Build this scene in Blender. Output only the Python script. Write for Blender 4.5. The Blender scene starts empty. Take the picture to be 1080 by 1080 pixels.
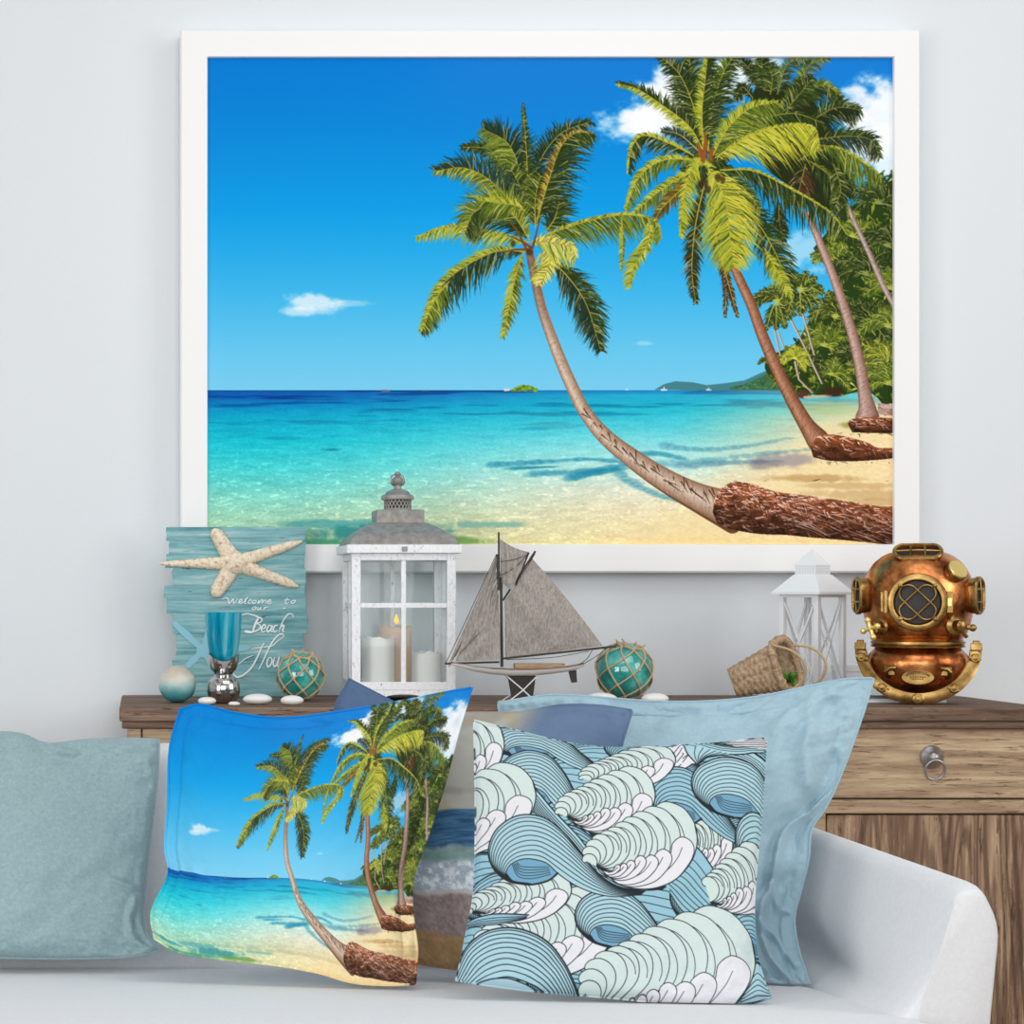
import numpy as np, math, random
# ------------------------------------------------------------------ printed artwork, painted in numpy
def spl(pts, n=12):
    """Catmull-Rom through the points (any number of columns)."""
    P = np.array(pts, float)
    if len(P) < 3:
        t = np.linspace(0, 1, n + 1)[:, None]
        return P[0] * (1 - t) + P[-1] * t
    Q = np.vstack([2 * P[0] - P[1], P, 2 * P[-1] - P[-2]])
    out = []
    for i in range(1, len(Q) - 2):
        t = np.linspace(0, 1, n, endpoint=False)[:, None]
        a, b, c, d = Q[i - 1], Q[i], Q[i + 1], Q[i + 2]
        out.append(.5 * (2 * b + (c - a) * t + (2 * a - 5 * b + 4 * c - d) * t ** 2 + (3 * b - a - 3 * c + d) * t ** 3))
    out.append(P[-1:])
    return np.vstack(out)
def resamp(P, n):
    P = np.array(P, float)
    s = np.r_[0, np.cumsum(np.hypot(*(P[1:, :2] - P[:-1, :2]).T))]
    u = np.linspace(0, s[-1], n)
    return np.stack([np.interp(u, s, P[:, k]) for k in range(P.shape[1])], 1)
def vnoise(X, Y, seed=0):
    """smooth value noise in 0..1"""
    xi = np.floor(X).astype(np.int64); yi = np.floor(Y).astype(np.int64)
    fx = X - xi; fy = Y - yi
    fx = fx * fx * (3 - 2 * fx); fy = fy * fy * (3 - 2 * fy)
    def h(a, b):
        n = (a * 374761393 + b * 668265263 + seed * 974634777) & 0x7fffffff
        n = ((n ^ (n >> 13)) * 1274126177) & 0x7fffffff
        return ((n ^ (n >> 16)) & 0xffff) / 65535.
    return (h(xi, yi) * (1 - fx) + h(xi + 1, yi) * fx) * (1 - fy) + (h(xi, yi + 1) * (1 - fx) + h(xi + 1, yi + 1) * fx) * fy
def fbm(X, Y, o=4, seed=0):
    r = 0; a = .5; t = 0
    for k in range(o):
        r = r + a * vnoise(X * 2 ** k, Y * 2 ** k, seed + k); t += a; a *= .55
    return r / t
def sst(a, b, x):
    t = np.clip((x - a) / (b - a), 0, 1); return t * t * (3 - 2 * t)
class Cv:
    def __init__(s, x0, y0, x1, y1, S):
        s.x0, s.y0, s.S = x0, y0, S
        s.W = int(round((x1 - x0) * S)); s.H = int(round((y1 - y0) * S))
        s.a = np.zeros((s.H, s.W, 3), np.float32)
        xs = (np.arange(s.W) + .5) / S + x0; ys = (np.arange(s.H) + .5) / S + y0
        s.X, s.Y = np.meshgrid(xs, ys)
    def box(s, xa, ya, xb, yb):
        i0 = max(0, int((xa - s.x0) * s.S) - 1); i1 = min(s.W, int((xb - s.x0) * s.S) + 2)
        j0 = max(0, int((ya - s.y0) * s.S) - 1); j1 = min(s.H, int((yb - s.y0) * s.S) + 2)
        return (slice(j0, j1), slice(i0, i1)) if i1 > i0 and j1 > j0 else None
    def put(s, sl, m, col):
        m = m[..., None]; s.a[sl] = s.a[sl] * (1 - m) + np.asarray(col, np.float32) / 255. * m
    def mask(s, P):
        P = np.array(P, float); sl = s.box(P[:, 0].min(), P[:, 1].min(), P[:, 0].max(), P[:, 1].max())
        if sl is None: return None, None
        X, Y = s.X[sl], s.Y[sl]; m = np.zeros(X.shape, bool)
        A = P; B = np.roll(P, -1, 0)
        xr = X[0]; yc = Y[:, 0]
        for (ax, ay), (bx, by) in zip(A, B):
            if ay == by: continue
            r = np.nonzero((ay > yc) != (by > yc))[0]
            if len(r) == 0: continue
            xc = ax + (yc[r] - ay) * (bx - ax) / (by - ay)
            m[r] ^= xr[None, :] < xc[:, None]
        return sl, m
    def poly(s, P, col, a=1.):
        sl, m = s.mask(P)
        if sl is not None: s.put(sl, m * a, col)
    def blob(s, x, y, rx, ry, col, a, seed=0, rag=.5, f=.05):
        """a ragged soft patch"""
        sl = s.box(x - rx * 1.7, y - ry * 1.7, x + rx * 1.7, y + ry * 1.7)
        if sl is None: return
        X, Y = s.X[sl], s.Y[sl]
        d = np.hypot((X - x) / rx, (Y - y) / ry) + rag * (fbm(X * f, Y * f * 1.4, 4, seed) - .5) * 2
        s.put(sl, (1 - sst(.45, 1.15, d)) * a, col)
    def seg(s, x0, y0, x1, y1, w0, w1, col, a=1.):
        w = max(w0, w1) / 2 + 1
        sl = s.box(min(x0, x1) - w, min(y0, y1) - w, max(x0, x1) + w, max(y0, y1) + w)
        if sl is None: return
        X, Y = s.X[sl], s.Y[sl]; dx, dy = x1 - x0, y1 - y0; L = dx * dx + dy * dy + 1e-9
        t = np.clip(((X - x0) * dx + (Y - y0) * dy) / L, 0, 1)
        d = np.hypot(X - x0 - t * dx, Y - y0 - t * dy)
        s.put(sl, np.clip(.5 + ((w0 + (w1 - w0) * t) / 2 - d) * s.S, 0, 1) * a, col)
    def line(s, P, w, col, w1=None, a=1.):
        """stroke of a polyline, max-merged so joints do not double up"""
        P = np.array(P, float); n = len(P)
        W = np.linspace(w, w if w1 is None else w1, n)
        if P.shape[1] > 2: W = P[:, 2]
        g = W.max() / 2 + 1
        sl = s.box(P[:, 0].min() - g, P[:, 1].min() - g, P[:, 0].max() + g, P[:, 1].max() + g)
        if sl is None: return
        oy, ox = sl[0].start, sl[1].start
        M = np.zeros((sl[0].stop - oy, sl[1].stop - ox), np.float32)
        for i in range(n - 1):
            x0, y0, x1, y1 = P[i, 0], P[i, 1], P[i + 1, 0], P[i + 1, 1]
            k = s.box(min(x0, x1) - g, min(y0, y1) - g, max(x0, x1) + g, max(y0, y1) + g)
            if k is None: continue
            X, Y = s.X[k], s.Y[k]; dx, dy = x1 - x0, y1 - y0; L = dx * dx + dy * dy + 1e-9
            t = np.clip(((X - x0) * dx + (Y - y0) * dy) / L, 0, 1)
            d = np.hypot(X - x0 - t * dx, Y - y0 - t * dy)
            c = np.clip(.5 + ((W[i] + (W[i + 1] - W[i]) * t) / 2 - d) * s.S, 0, 1)
            kk = (slice(k[0].start - oy, k[0].stop - oy), slice(k[1].start - ox, k[1].stop - ox))
            M[kk] = np.maximum(M[kk], c)
        s.put(sl, M * a, col)
    def small(s, f):
        h, w = s.H // f, s.W // f
        return s.a[:h * f, :w * f].reshape(h, f, w, f, 3).mean((1, 3))
DK, MG, YG, YL, PY, BR, BD = (32, 46, 22), (80, 100, 34), (146, 160, 42), (206, 198, 58), (240, 230, 140), (112, 72, 30), (60, 36, 30)
def mix(a, b, t): return tuple(a[i] + (b[i] - a[i]) * t for i in range(3))
def frond(c, mid, L, R, up=(YG, MG), dn=(MG, DK), n=70, droop=.45, wd=1.2, rib=(170, 160, 60), seed=0, fwd=.75, tip=.3):
    """a palm frond: leaflets either side of a midrib; L/R leaflet length on each side"""
    rn = random.Random(seed); n = int(n * 1.35); M = resamp(spl(mid, 14), n + 1)
    T = np.gradient(M, axis=0); T /= np.linalg.norm(T, axis=1)[:, None] + 1e-9
    ph = rn.uniform(0, 6)
    for lay in range(2):
        for i in range(3, n + 1):
            t = i / n; prof = min(1, t * 5) * (1 - (1 - tip) * max(0, (t - .55) / .45) ** 1.3)
            for side, ln, cs in ((-1, L, up), (1, R, dn)):
                if ln <= 0: continue
                N = np.array([-T[i][1], T[i][0]]) * side
                jf = fwd + rn.uniform(-.28, .4) + .18 * math.sin(i * .9 + ph)
                d = T[i] * jf + N; d /= np.linalg.norm(d)
                l = ln * prof * rn.uniform(.7, 1.5)
                p0 = M[i]; p1 = p0 + d * l * .5; d2 = d + np.array([0, droop * rn.uniform(.6, 1.4)]); d2 /= np.linalg.norm(d2)
                p2 = p1 + d2 * l * .5
                k = rn.random(); col = mix(cs[0], cs[1], k if lay else .65 + .5 * k)
                if lay:
                    q = rn.random()
                    if q < .14: col = mix(col, PY, .55)
                    elif q < .42: col = mix(col, DK, .65)
                w = wd * (1.25 if not lay else .72)
                c.seg(*p0, *p1, w * .9, w, col); c.seg(*p1, *p2, w, .1, mix(col, PY, .25) if lay and rn.random() < .3 else col)
    c.line(M, 1.3, rib, .4)
def beach(S=3):
    c = Cv(219, 60, 943, 574, S); X, Y = c.X, c.Y
    def ramp(y, tab):
        ys = [r[0] for r in tab]; return np.stack([np.interp(y, ys, [r[1][k] for r in tab]) for k in range(3)], -1)
    sky = ramp(Y, [(60, (0, 124, 212)), (130, (2, 134, 217)), (220, (10, 158, 232)), (300, (58, 182, 238)), (370, (104, 202, 243)), (412, (124, 210, 244))])
    k = sst(380, 520, X) * (1 - sst(60, 190, Y)) * .5
    sky = sky * (1 - k[..., None]) + np.array((38, 128, 216)) * k[..., None]
    wl = ramp(Y, [(411, (8, 84, 166)), (420, (8, 104, 184)), (428, (8, 142, 200)), (440, (10, 172, 208)), (465, (24, 198, 216)), (492, (66, 212, 216)), (520, (124, 220, 206)), (545, (166, 222, 194)), (575, (188, 216, 170))])
    wm = ramp(Y, [(411, (20, 130, 195)), (417, (40, 176, 214)), (428, (28, 186, 214)), (450, (84, 214, 228)), (475, (158, 234, 234)), (500, (212, 240, 226)), (520, (238, 236, 210)), (545, (248, 232, 188)), (575, (248, 226, 168))])
    wr = ramp(Y, [(411, (120, 214, 226)), (420, (86, 206, 220)), (432, (150, 214, 190)), (445, (206, 222, 186)), (470, (236, 226, 186)), (500, (246, 226, 176)), (575, (246, 218, 150))])
    k1 = sst(250, 700, X + 25 * (fbm(X * .02, Y * .06, 3, 5) - .5))[..., None]; k2 = sst(690, 880, X)[..., None]
    sea = wl * (1 - k1) + wm * k1; sea = sea * (1 - k2) + wr * k2
    rip = fbm(X * .06, Y * .35, 4, 9) - .5
    amp = np.interp(Y, [412, 440, 500, 574], [16, 22, 40, 46])[..., None]
    sea = sea + rip[..., None] * amp * np.array((.9, 1, .9))
    gl = sst(.62, .78, fbm(X * .16, Y * .42, 3, 21)) * sst(455, 520, Y)
    sea = sea + gl[..., None] * np.array((45, 32, 20))
    st = sst(.56, .7, fbm(X * .012, Y * .22, 3, 33)) * (1 - sst(430, 470, Y))
    sea = sea - st[..., None] * np.array((8, 40, 34))
    ds = X * .55 + Y - 955 + 26 * (fbm(X * .015, Y * .03, 3, 3) - .5)   # dry sand towards the lower right
    sand = np.array((252, 228, 174)) + (fbm(X * .25, Y * .5, 4, 14)[..., None] - .5) * 26 - sst(560, 576, Y)[..., None] * np.array((6, 12, 22))
    ks = sst(-55, 15, ds)[..., None]; sea = sea * (1 - ks) + sand * ks
    fine = (fbm(X * .5, Y * 1.1, 3, 41) - .5) * np.interp(Y, [412, 450, 574], [8, 26, 46]) * (1 - ks[..., 0] * .75); sea = sea + fine[..., None]
    img = np.where((Y < 411.5)[..., None], sky, sea)
    c.a[:] = np.clip(img / 255., 0, 1)
    W = (250, 252, 255)
    for x, y, rx, ry, a, sd in ((668, 132, 40, 20, .95, 1), (700, 105, 30, 34, .95, 2), (735, 95, 40, 30, .9, 3), (770, 82, 40, 24, .85, 4), (800, 70, 30, 16, .8, 4), (690, 128, 36, 24, .9, 6), (930, 125, 40, 44, .95, 7), (905, 112, 28, 24, .8, 8),
                              (940, 165, 36, 36, .9, 9), (915, 150, 34, 30, .8, 19), (330, 320, 34, 11, .75, 10), (322, 328, 22, 6, .6, 12), (368, 320, 28, 4, .35, 11), (855, 262, 30, 26, .55, 12), (830, 280, 16, 9, .35, 13), (680, 362, 12, 3, .3, 15)):
        c.blob(x, y, rx, ry, W, a, sd, .6, .06)
    # far hills, islet, boats
    P = [(690, 411), (700, 405), (712, 402), (730, 403), (745, 406), (765, 404), (785, 401), (800, 394), (815, 388), (835, 384), (850, 412)]
    c.poly(P, (70, 132, 140)); c.poly([(770, 411), (790, 403), (808, 394), (822, 389), (840, 388), (850, 412)], (62, 112, 78))
    for i in range(160):
        x = random.Random(i).uniform(770, 840); y = 410 - random.Random(i + 999).random() * (x - 768) * .3
        c.seg(x, y, x + 2, y - 1, 2, 1, mix((40, 90, 70), (96, 140, 84), random.Random(i + 5).random()))
    for i in range(70):
        q = random.Random(i); x = q.uniform(540, 566); y = 412.5 - q.random() * 6 * max(.15, 1 - ((x - 553) / 14) ** 2); c.seg(x, y, x + 1.5, y - .8, 2.2, 1.4, mix((64, 100, 24), (150, 186, 44), q.random()))
    c.seg(533, 411, 537, 411, 3, 2, (225, 220, 215)); c.seg(404, 412, 411, 412, 2.2, 1.6, (120, 100, 120)); c.seg(446, 412, 452, 412, 1.4, 1.2, (60, 90, 130))
    for x, s_ in ((700, 1), (747, .8), (661, .5)): c.seg(x - 2.5 * s_, 411, x + 3 * s_, 411, 1.8 * s_, 1.3 * s_, (236, 240, 244)); c.seg(x, 410.5, x, 410.5 - 2.6 * s_, 1.2 * s_, .5, (240, 244, 246))
    # crown shadows on the shallows
    SH = (30, 138, 170)
    for P, w, a in (([(520, 490), (570, 487), (620, 484), (660, 488)], 7, .6), ([(560, 500), (620, 496), (660, 490)], 8, .5), ([(600, 503), (630, 498), (655, 494)], 9, .5), ([(650, 482), (690, 478), (720, 484)], 8, .4), ([(645, 492), (665, 508), (690, 520), (730, 533)], 7, .5),
                  ([(700, 470), (740, 474), (790, 470), (830, 462)], 7, .4), ([(660, 490), (720, 488), (790, 480), (850, 474)], 9, .42), ([(720, 492), (760, 488), (820, 486)], 8, .35), ([(540, 494), (585, 492)], 4, .4)):
        Q = resamp(spl(P, 8), 16)
        for q, (x, y) in enumerate(Q): c.blob(x, y, 9, w * .5 * (1.15 - q / 22), mix(SH, (96, 120, 160), max(0, (P[0][0] - 640) / 150)), a * .85, q, .5, .12)
    for x, y, rx, ry, col, a in ((825, 486, 44, 9, (128, 124, 150), .55), (805, 490, 20, 6, (110, 100, 120), .4), (268, 560, 60, 5, (30, 140, 150), .7), (400, 562, 80, 10, (24, 132, 140), .75), (352, 552, 60, 5, (28, 140, 160), .5), (455, 570, 60, 5, (96, 150, 60), .7), (330, 572, 80, 5, (40, 140, 110), .7), (510, 553, 50, 4, (100, 180, 170), .6), (860, 504, 60, 5, (186, 140, 80), .6),
                              (900, 512, 60, 4, (206, 166, 110), .6), (915, 521, 70, 7, (200, 160, 108), .55), (935, 530, 40, 5, (190, 148, 96), .5), (350, 474, 12, 2.2, (10, 120, 150), .7), (300, 462, 22, 2, (14, 140, 170), .5), (930, 470, 0.1, .1, (0, 0, 0), 0), (640, 437, 36, 2.5, (10, 140, 190), .5), (560, 452, 22, 2, (20, 160, 190), .5)):
        c.blob(x, y, rx, ry, col, a, int(x), .5, .08)
    # jungle on the right
    J = [(857, 262), (880, 300), (868, 318), (852, 340), (838, 362), (815, 374), (806, 388), (822, 408), (845, 414), (880, 418), (915, 412), (950, 424), (950, 190), (930, 196), (905, 214), (880, 235)]
    c.poly(spl(J, 4), (40, 62, 22))
    rn = random.Random(7)
    for i in range(900):
        x = rn.uniform(805, 943); y = rn.uniform(180, 416)
        lim = np.interp(y, [180, 262, 300, 340, 375, 395, 420], [880, 860, 880, 850, 820, 806, 840])
        if x < lim + rn.uniform(-3, 3): continue
        l = rn.uniform(4, 11); an = rn.uniform(.2, 2.9); k = rn.random()
        col = mix(DK, MG, k * 1.2) if rn.random() < .55 else mix(MG, YG, k)
        if rn.random() < .12: col = mix(YG, PY, k * .7)
        c.seg(x, y, x + l * math.cos(an), y + l * math.sin(an) * .8, 2.2, .4, col)
    def tuft(x, y, r, n=9, cols=(YG, MG), sd=0, lo=-200, hi=20):
        q = random.Random(sd)
        for j in range(n):
            an = math.radians(lo + (hi - lo) * (j + .5) / n + q.uniform(-8, 8)); ll = r * q.uniform(.8, 1.15)
            m = [(x, y), (x + ll * .5 * math.cos(an), y + ll * .5 * math.sin(an) - r * .08), (x + ll * math.cos(an), y + ll * math.sin(an) + r * .22)]
            frond(c, m, r * .28, r * .28, (cols[0], cols[1]), (cols[0], mix(cols[1], DK, .5)), 16, .5, 1., mix(cols[0], PY, .4), sd + j)
    for x, y, r, sd, cc in ((925, 215, 34, 1, (MG, DK)), (898, 250, 30, 2, (YG, MG)), (935, 260, 34, 3, (MG, DK)), (880, 275, 24, 4, (YG, MG)), (912, 290, 34, 5, (MG, DK)), (938, 305, 30, 6, (YG, MG)), (880, 335, 32, 7, (YG, DK)), (912, 340, 30, 8, (MG, DK)), (936, 345, 32, 9, (YG, MG)),
                          (868, 365, 28, 10, (YG, MG)), (895, 385, 30, 11, (MG, DK)), (930, 385, 34, 12, (YL, MG)), (936, 405, 26, 13, (YG, MG)), (875, 395, 22, 14, (YG, MG)), (852, 385, 18, 15, (MG, DK))):
        tuft(x, y, r, 9, cc, sd * 31, -190, 40)
    for P, w in (([(814, 338), (822, 374)], 2), ([(830, 330), (850, 370), (866, 404)], 2.4), ([(842, 318), (850, 345), (858, 374)], 2.4), ([(842, 400), (856, 414)], 2), ([(820, 350), (826, 366)], 1.6), ([(838, 382), (842, 400)], 2.6)):
        c.line(spl(P, 5), w, (206, 190, 170), w * .8); c.line(np.array(spl(P, 5)) + np.array((.8, 0)), w * .35, (120, 96, 80))
    tuft(818, 318, 24, 14, (YG, DK), 501, -190, 130); tuft(843, 305, 22, 14, (YG, DK), 517, -190, 130); tuft(837, 378, 15, 12, (YL, YG), 533, -200, 60); tuft(805, 382, 6, 8, (MG, DK), 540)
    c.blob(846, 416, 8, 5, (92, 50, 36), .95, 3); c.line([(848, 419), (876, 417)], 2.5, (206, 180, 150)); c.blob(880, 413, 12, 7, (62, 40, 24), .95, 4)
    c.blob(870, 431, 40, 10, (196, 200, 132), .55, 8); c.blob(898, 448, 22, 5, (140, 140, 50), .7, 9)
    for i in range(60): c.seg(925 + rn.uniform(0, 18), 432 + rn.uniform(-6, 5), 928 + rn.uniform(0, 18), 433 + rn.uniform(-6, 5), 3, 2, mix((150, 110, 96), (240, 220, 205), rn.random()))
    # trunks
    def trunk(P, hi, lo, ring, sd, rings=1.):
        q = random.Random(sd); M = spl(P, 12)
        for k in range(7):
            f = k / 6.; m2 = M.copy(); m2[:, 2] *= 1 - .85 * f; m2[:, 0] -= M[:, 2] * .2 * f; m2[:, 1] -= M[:, 2] * .1 * f; c.line(m2, 1, mix(lo, hi, f ** .8))
        s = resamp(M, 1 + int(len(M) * 4)); T = np.gradient(s[:, :2], axis=0); T /= np.linalg.norm(T, axis=1)[:, None]
        for i in range(2, len(s) - 2):
            n = np.array((-T[i][1], T[i][0])); w = s[i][2] / 2
            for r_ in range(2):
                if q.random() > .6 * rings: continue
                x0_ = q.uniform(-.95, .9); x1_ = min(.95, x0_ + q.uniform(.2, .9)); p0 = s[i][:2] + n * w * x0_; p1 = s[i][:2] + n * w * x1_ + T[i] * w * .25
                c.seg(*p0, *p1, .5 + w * .05, .2, mix(ring, hi, q.random()), .45)
    def roots(P, sd, n=700, pale=.3):
        c.poly(spl(P, 5), (92, 50, 28)); sl, m = c.mask(spl(P, 5)); q = random.Random(sd)
        X0 = min(p[0] for p in P); X1 = max(p[0] for p in P); Y0 = min(p[1] for p in P); Y1 = max(p[1] for p in P)
        keep = c.a[sl].copy(); base = c.a.copy() if False else None; before = c.a[sl].copy()
        for i in range(n):
            x = q.uniform(X0, X1); y = q.uniform(Y0, Y1); l = q.uniform(4, 13); an = q.uniform(-.6, 1.4)
            h = (y - Y0) / (Y1 - Y0); k = q.random()
            col = mix((146, 90, 58), (58, 28, 16), min(1, k * .6 + h * .5)); 
            if k < pale * (1 - h): col = mix((206, 172, 160), (160, 110, 90), q.random())
            if k > .86: col = (38, 16, 10)
            c.seg(x, y, x + l * math.cos(an), y + l * math.sin(an) * .6, 1.2, .4, col, .9)
        yy = c.Y[sl]; top = np.where(m, yy, 1e9).min(0)[None]; bot = np.where(m, yy, -1e9).max(0)[None]; rel = np.clip((yy - top) / np.maximum(bot - top, 1), 0, 1)
        nz = fbm(c.X[sl] * .12, yy * .2, 4, sd); c.a[sl] = np.clip(c.a[sl] * (1.55 - .85 * rel + (nz - .5) * .9)[..., None], 0, 1)
        c.a[sl] = np.where(m[..., None], c.a[sl], before)
        return sl, m
    trunk([(893, 218, 5), (905, 244, 5), (917, 270, 5.5), (930, 300, 6), (944, 326, 6)], (206, 184, 176), (120, 96, 90), (90, 64, 60), 3)
    trunk([(852, 226, 7), (864, 256, 8), (876, 286, 9), (888, 320, 10), (898, 352, 11), (906, 385, 12), (911, 415, 14), (914, 432, 19), (914, 442, 26)], (208, 178, 164), (128, 88, 76), (92, 60, 50), 4)
    roots([(893, 446), (900, 441), (925, 440), (946, 443), (946, 456), (898, 456)], 5, 160)
    BRN = ((BR, BD), (BR, BD))
    f2 = lambda P: [(640 + x / 3.858, 55 + y / 3.858) for x, y in P]
    f3 = lambda P: [(760 + x / 5.4, 55 + y / 5.4) for x, y in P]
    # far crowns on the right
    c.poly(spl(f3([(170, 250), (260, 120), (360, 180), (480, 230), (560, 330), (640, 450), (700, 600), (720, 760), (640, 900), (520, 860), (380, 760), (240, 640), (160, 420)]), 5), (38, 46, 20))
    for P, l, r, u, d, sd in (([(250, 220), (180, 120), (110, 40)], 9, 9, (MG, DK), (DK, DK), 1), ([(260, 220), (240, 120), (230, 40)], 14, 14, (MG, DK), (DK, DK), 2), ([(180, 260), (120, 200), (80, 270)], 10, 6, (DK, DK), (DK, DK), 3), ([(280, 240), (290, 150), (270, 80)], 12, 12, (MG, DK), (MG, DK), 4),
                            ([(320, 330), (430, 200), (500, 80), (610, 35)], 8, 13, (YG, MG), (MG, (90, 120, 130)), 5), ([(320, 240), (380, 70), (500, 45)], 6, 10, ((90, 130, 120), MG), ((90, 130, 120), DK), 6), ([(420, 300), (520, 220), (590, 190), (690, 260)], 8, 18, (YG, MG), (MG, DK), 7), ([(360, 340), (430, 260), (520, 150)], 14, 14, (MG, DK), (MG, DK), 17),
                            ([(500, 400), (650, 320), (790, 330)], 12, 22, (MG, DK), (DK, DK), 8), ([(540, 500), (700, 480), (850, 500), (900, 600)], 12, 22, (MG, DK), (DK, (60, 70, 60)), 9), ([(440, 620), (560, 560), (680, 600), (760, 800)], 10, 24, (MG, DK), (DK, DK), 10), ([(480, 640), (450, 760), (420, 860)], 16, 16, BRN[0], (DK, BD), 12),
                            ([(560, 530), (680, 560), (820, 640), (915, 715)], 4, 26, (YL, YG), (YG, MG), 11), ([(500, 620), (600, 690), (690, 790), (720, 950)], 5, 26, (YL, MG), (MG, DK), 13), ([(640, 640), (680, 780), (640, 900)], 12, 12, (MG, DK), (MG, DK), 14), ([(330, 850), (330, 960), (355, 1075)], 10, 8, (DK, DK), (DK, DK), 15)):
        frond(c, f3(P), l, r, u, d, 46, .5, 1.1, (130, 124, 50), 900 + sd)
    trunk([(772, 278, 9), (780, 296, 10), (792, 322, 11), (804, 355, 12), (820, 392, 13), (836, 424, 14.5), (850, 448, 17), (862, 464, 24)], (196, 142, 110), (112, 66, 44), (70, 38, 24), 6, 1.3)
    roots([(854, 472), (862, 460), (876, 458), (890, 460), (913, 466), (925, 472), (946, 473), (946, 482), (908, 486), (876, 486), (857, 482)], 6, 300)
    # second palm
    for k in range(10): frond(c, f2([(410, 440), (405 + 50 * math.cos(k * .63), 470 + 45 * math.sin(k * .63)), (405 + 100 * math.cos(k * .63), 480 + 95 * math.sin(k * .63))]), 9, 9, (MG, DK), (MG, DK), 22, .5, 1.2, (110, 90, 40), 1500 + k)
    for P, l, r, u, d, sd, n in (([(440, 420), (600, 290), (750, 250), (880, 290)], 6, 26, (MG, DK), (MG, DK), 1, 60), ([(395, 400), (350, 200), (335, 10)], 24, 24, (MG, DK), (DK, (40, 70, 30)), 2, 70), ([(390, 400), (360, 250), (300, 100), (220, 20)], 18, 20, (MG, DK), (MG, DK), 3, 70), ([(390, 420), (300, 340), (225, 320)], 10, 10, (DK, (60, 80, 90)), (DK, (60, 80, 90)), 28, 30),
                               ([(410, 400), (430, 220), (470, 90), (520, 10)], 17, 20, (YG, MG), (MG, DK), 4, 70), ([(430, 420), (490, 310), (580, 230), (690, 205)], 10, 30, (YL, YG), (YG, MG), 5, 70), ([(395, 400), (385, 250), (400, 100), (410, 5)], 9, 18, (YL, YG), (MG, DK), 6, 70), ([(390, 400), (330, 300), (200, 200), (120, 150), (45, 130)], 9, 11, (YL, YG), (MG, DK), 7, 60),
                               ([(440, 430), (560, 355), (700, 305), (830, 305), (860, 370)], 4, 40, (YL, YG), (YG, YL), 8, 90), ([(350, 420), (250, 370), (150, 340), (100, 390), (85, 490)], 16, 5, (MG, DK), (YL, YG), 9, 60), ([(370, 440), (230, 440), (130, 510), (75, 640)], 15, 7, (YG, MG), (YL, YG), 10, 60),
                               ([(370, 470), (250, 540), (170, 600), (105, 660)], 14, 8, (YG, MG), (YL, YG), 11, 50), ([(370, 490), (300, 560), (220, 640), (190, 700)], 10, 10, (MG, BR), (YG, BR), 12, 40), ([(400, 520), (360, 700), (345, 880), (360, 1020)], 12, 12, (BR, DK), (BR, DK), 13, 60), ([(470, 560), (600, 680), (690, 830), (750, 990)], 22, 22, (MG, DK), (YG, DK), 14, 70),
                               ([(640, 800), (690, 890), (750, 990)], 10, 12, (YL, YG), (YL, YG), 24, 30), ([(460, 480), (600, 485), (750, 560), (900, 650), (975, 745)], 3, 30, (YL, YG), (MG, DK), 15, 90), ([(470, 490), (560, 560), (620, 640)], 10, 26, (DK, MG), (DK, MG), 29, 40), ([(420, 560), (440, 760), (480, 920), (480, 1075)], 7, 7, *BRN, 16, 50), ([(430, 700), (470, 860), (530, 1075)], 6, 6, *BRN, 17, 50),
                               ([(410, 470), (480, 600), (500, 760), (515, 870)], 34, 34, (YG, YL), (YL, YG), 18, 90), ([(440, 470), (370, 440), (330, 510), (308, 620), (298, 750)], 16, 6, (YL, YG), (YL, YG), 19, 60)):
        frond(c, f2(P), l, r, u, d, n, .5, 1.2, (186, 176, 64), 300 + sd)
    for P in ([(390, 440), (400, 370), (395, 330)], [(380, 420), (370, 370)], [(420, 430), (430, 385)]): c.line(spl(f2(P), 5), 5, (150, 84, 34), 2)
    for x, y in ((395, 530), (410, 560), (380, 540), (450, 510), (470, 520)): c.blob(*f2([(x, y)])[0], 4, 5, (60, 40, 24), .8, x, .2)
    # leaning trunk and its root mass
    P1 = [(558, 262, 7), (565, 296, 9), (573, 330, 10), (588, 372, 12), (602, 405, 13), (618, 436, 14), (640, 462, 17), (668, 484, 20), (700, 505, 23), (735, 523, 28), (770, 537, 38)]
    sh = [(x + 2, y + w * .42, w * .5) for x, y, w in P1[6:]]; c.line(spl(sh, 8), 1, (110, 70, 40))
    trunk(P1[:6] + P1[6:], (226, 204, 184), (150, 110, 84), (96, 62, 46), 8, 1.1)
    0 and c.line(spl([(640, 468, 2), (668, 492, 3), (700, 514, 5), (740, 540, 10), (765, 552, 14)], 8), 1, (112, 62, 32), a=.85)
    M = resamp(spl(P1[:5], 12), 60); q = random.Random(4)
    for i in range(40): x, y, w = M[i]; c.seg(x - w * .5, y, x + w * .45, y + w * .5, 2.2, 2.2, mix((122, 84, 52), (88, 56, 34), q.random()), .75 * (1 - i / 42))
    q = random.Random(3); M = resamp(spl(P1, 12), 90)
    for i in range(44, 86):
        if q.random() < .75: x, y, w = M[i]; c.seg(x - w * .1 + q.uniform(-.3, .3) * w, y - q.uniform(.1, .45) * w, x + w * .2, y + q.uniform(-.1, .3) * w, 1.8, .6, (84, 52, 40), .85)
    f1 = lambda P: [(435 + x / 3.858, 100 + y / 3.858) for x, y in P]
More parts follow.
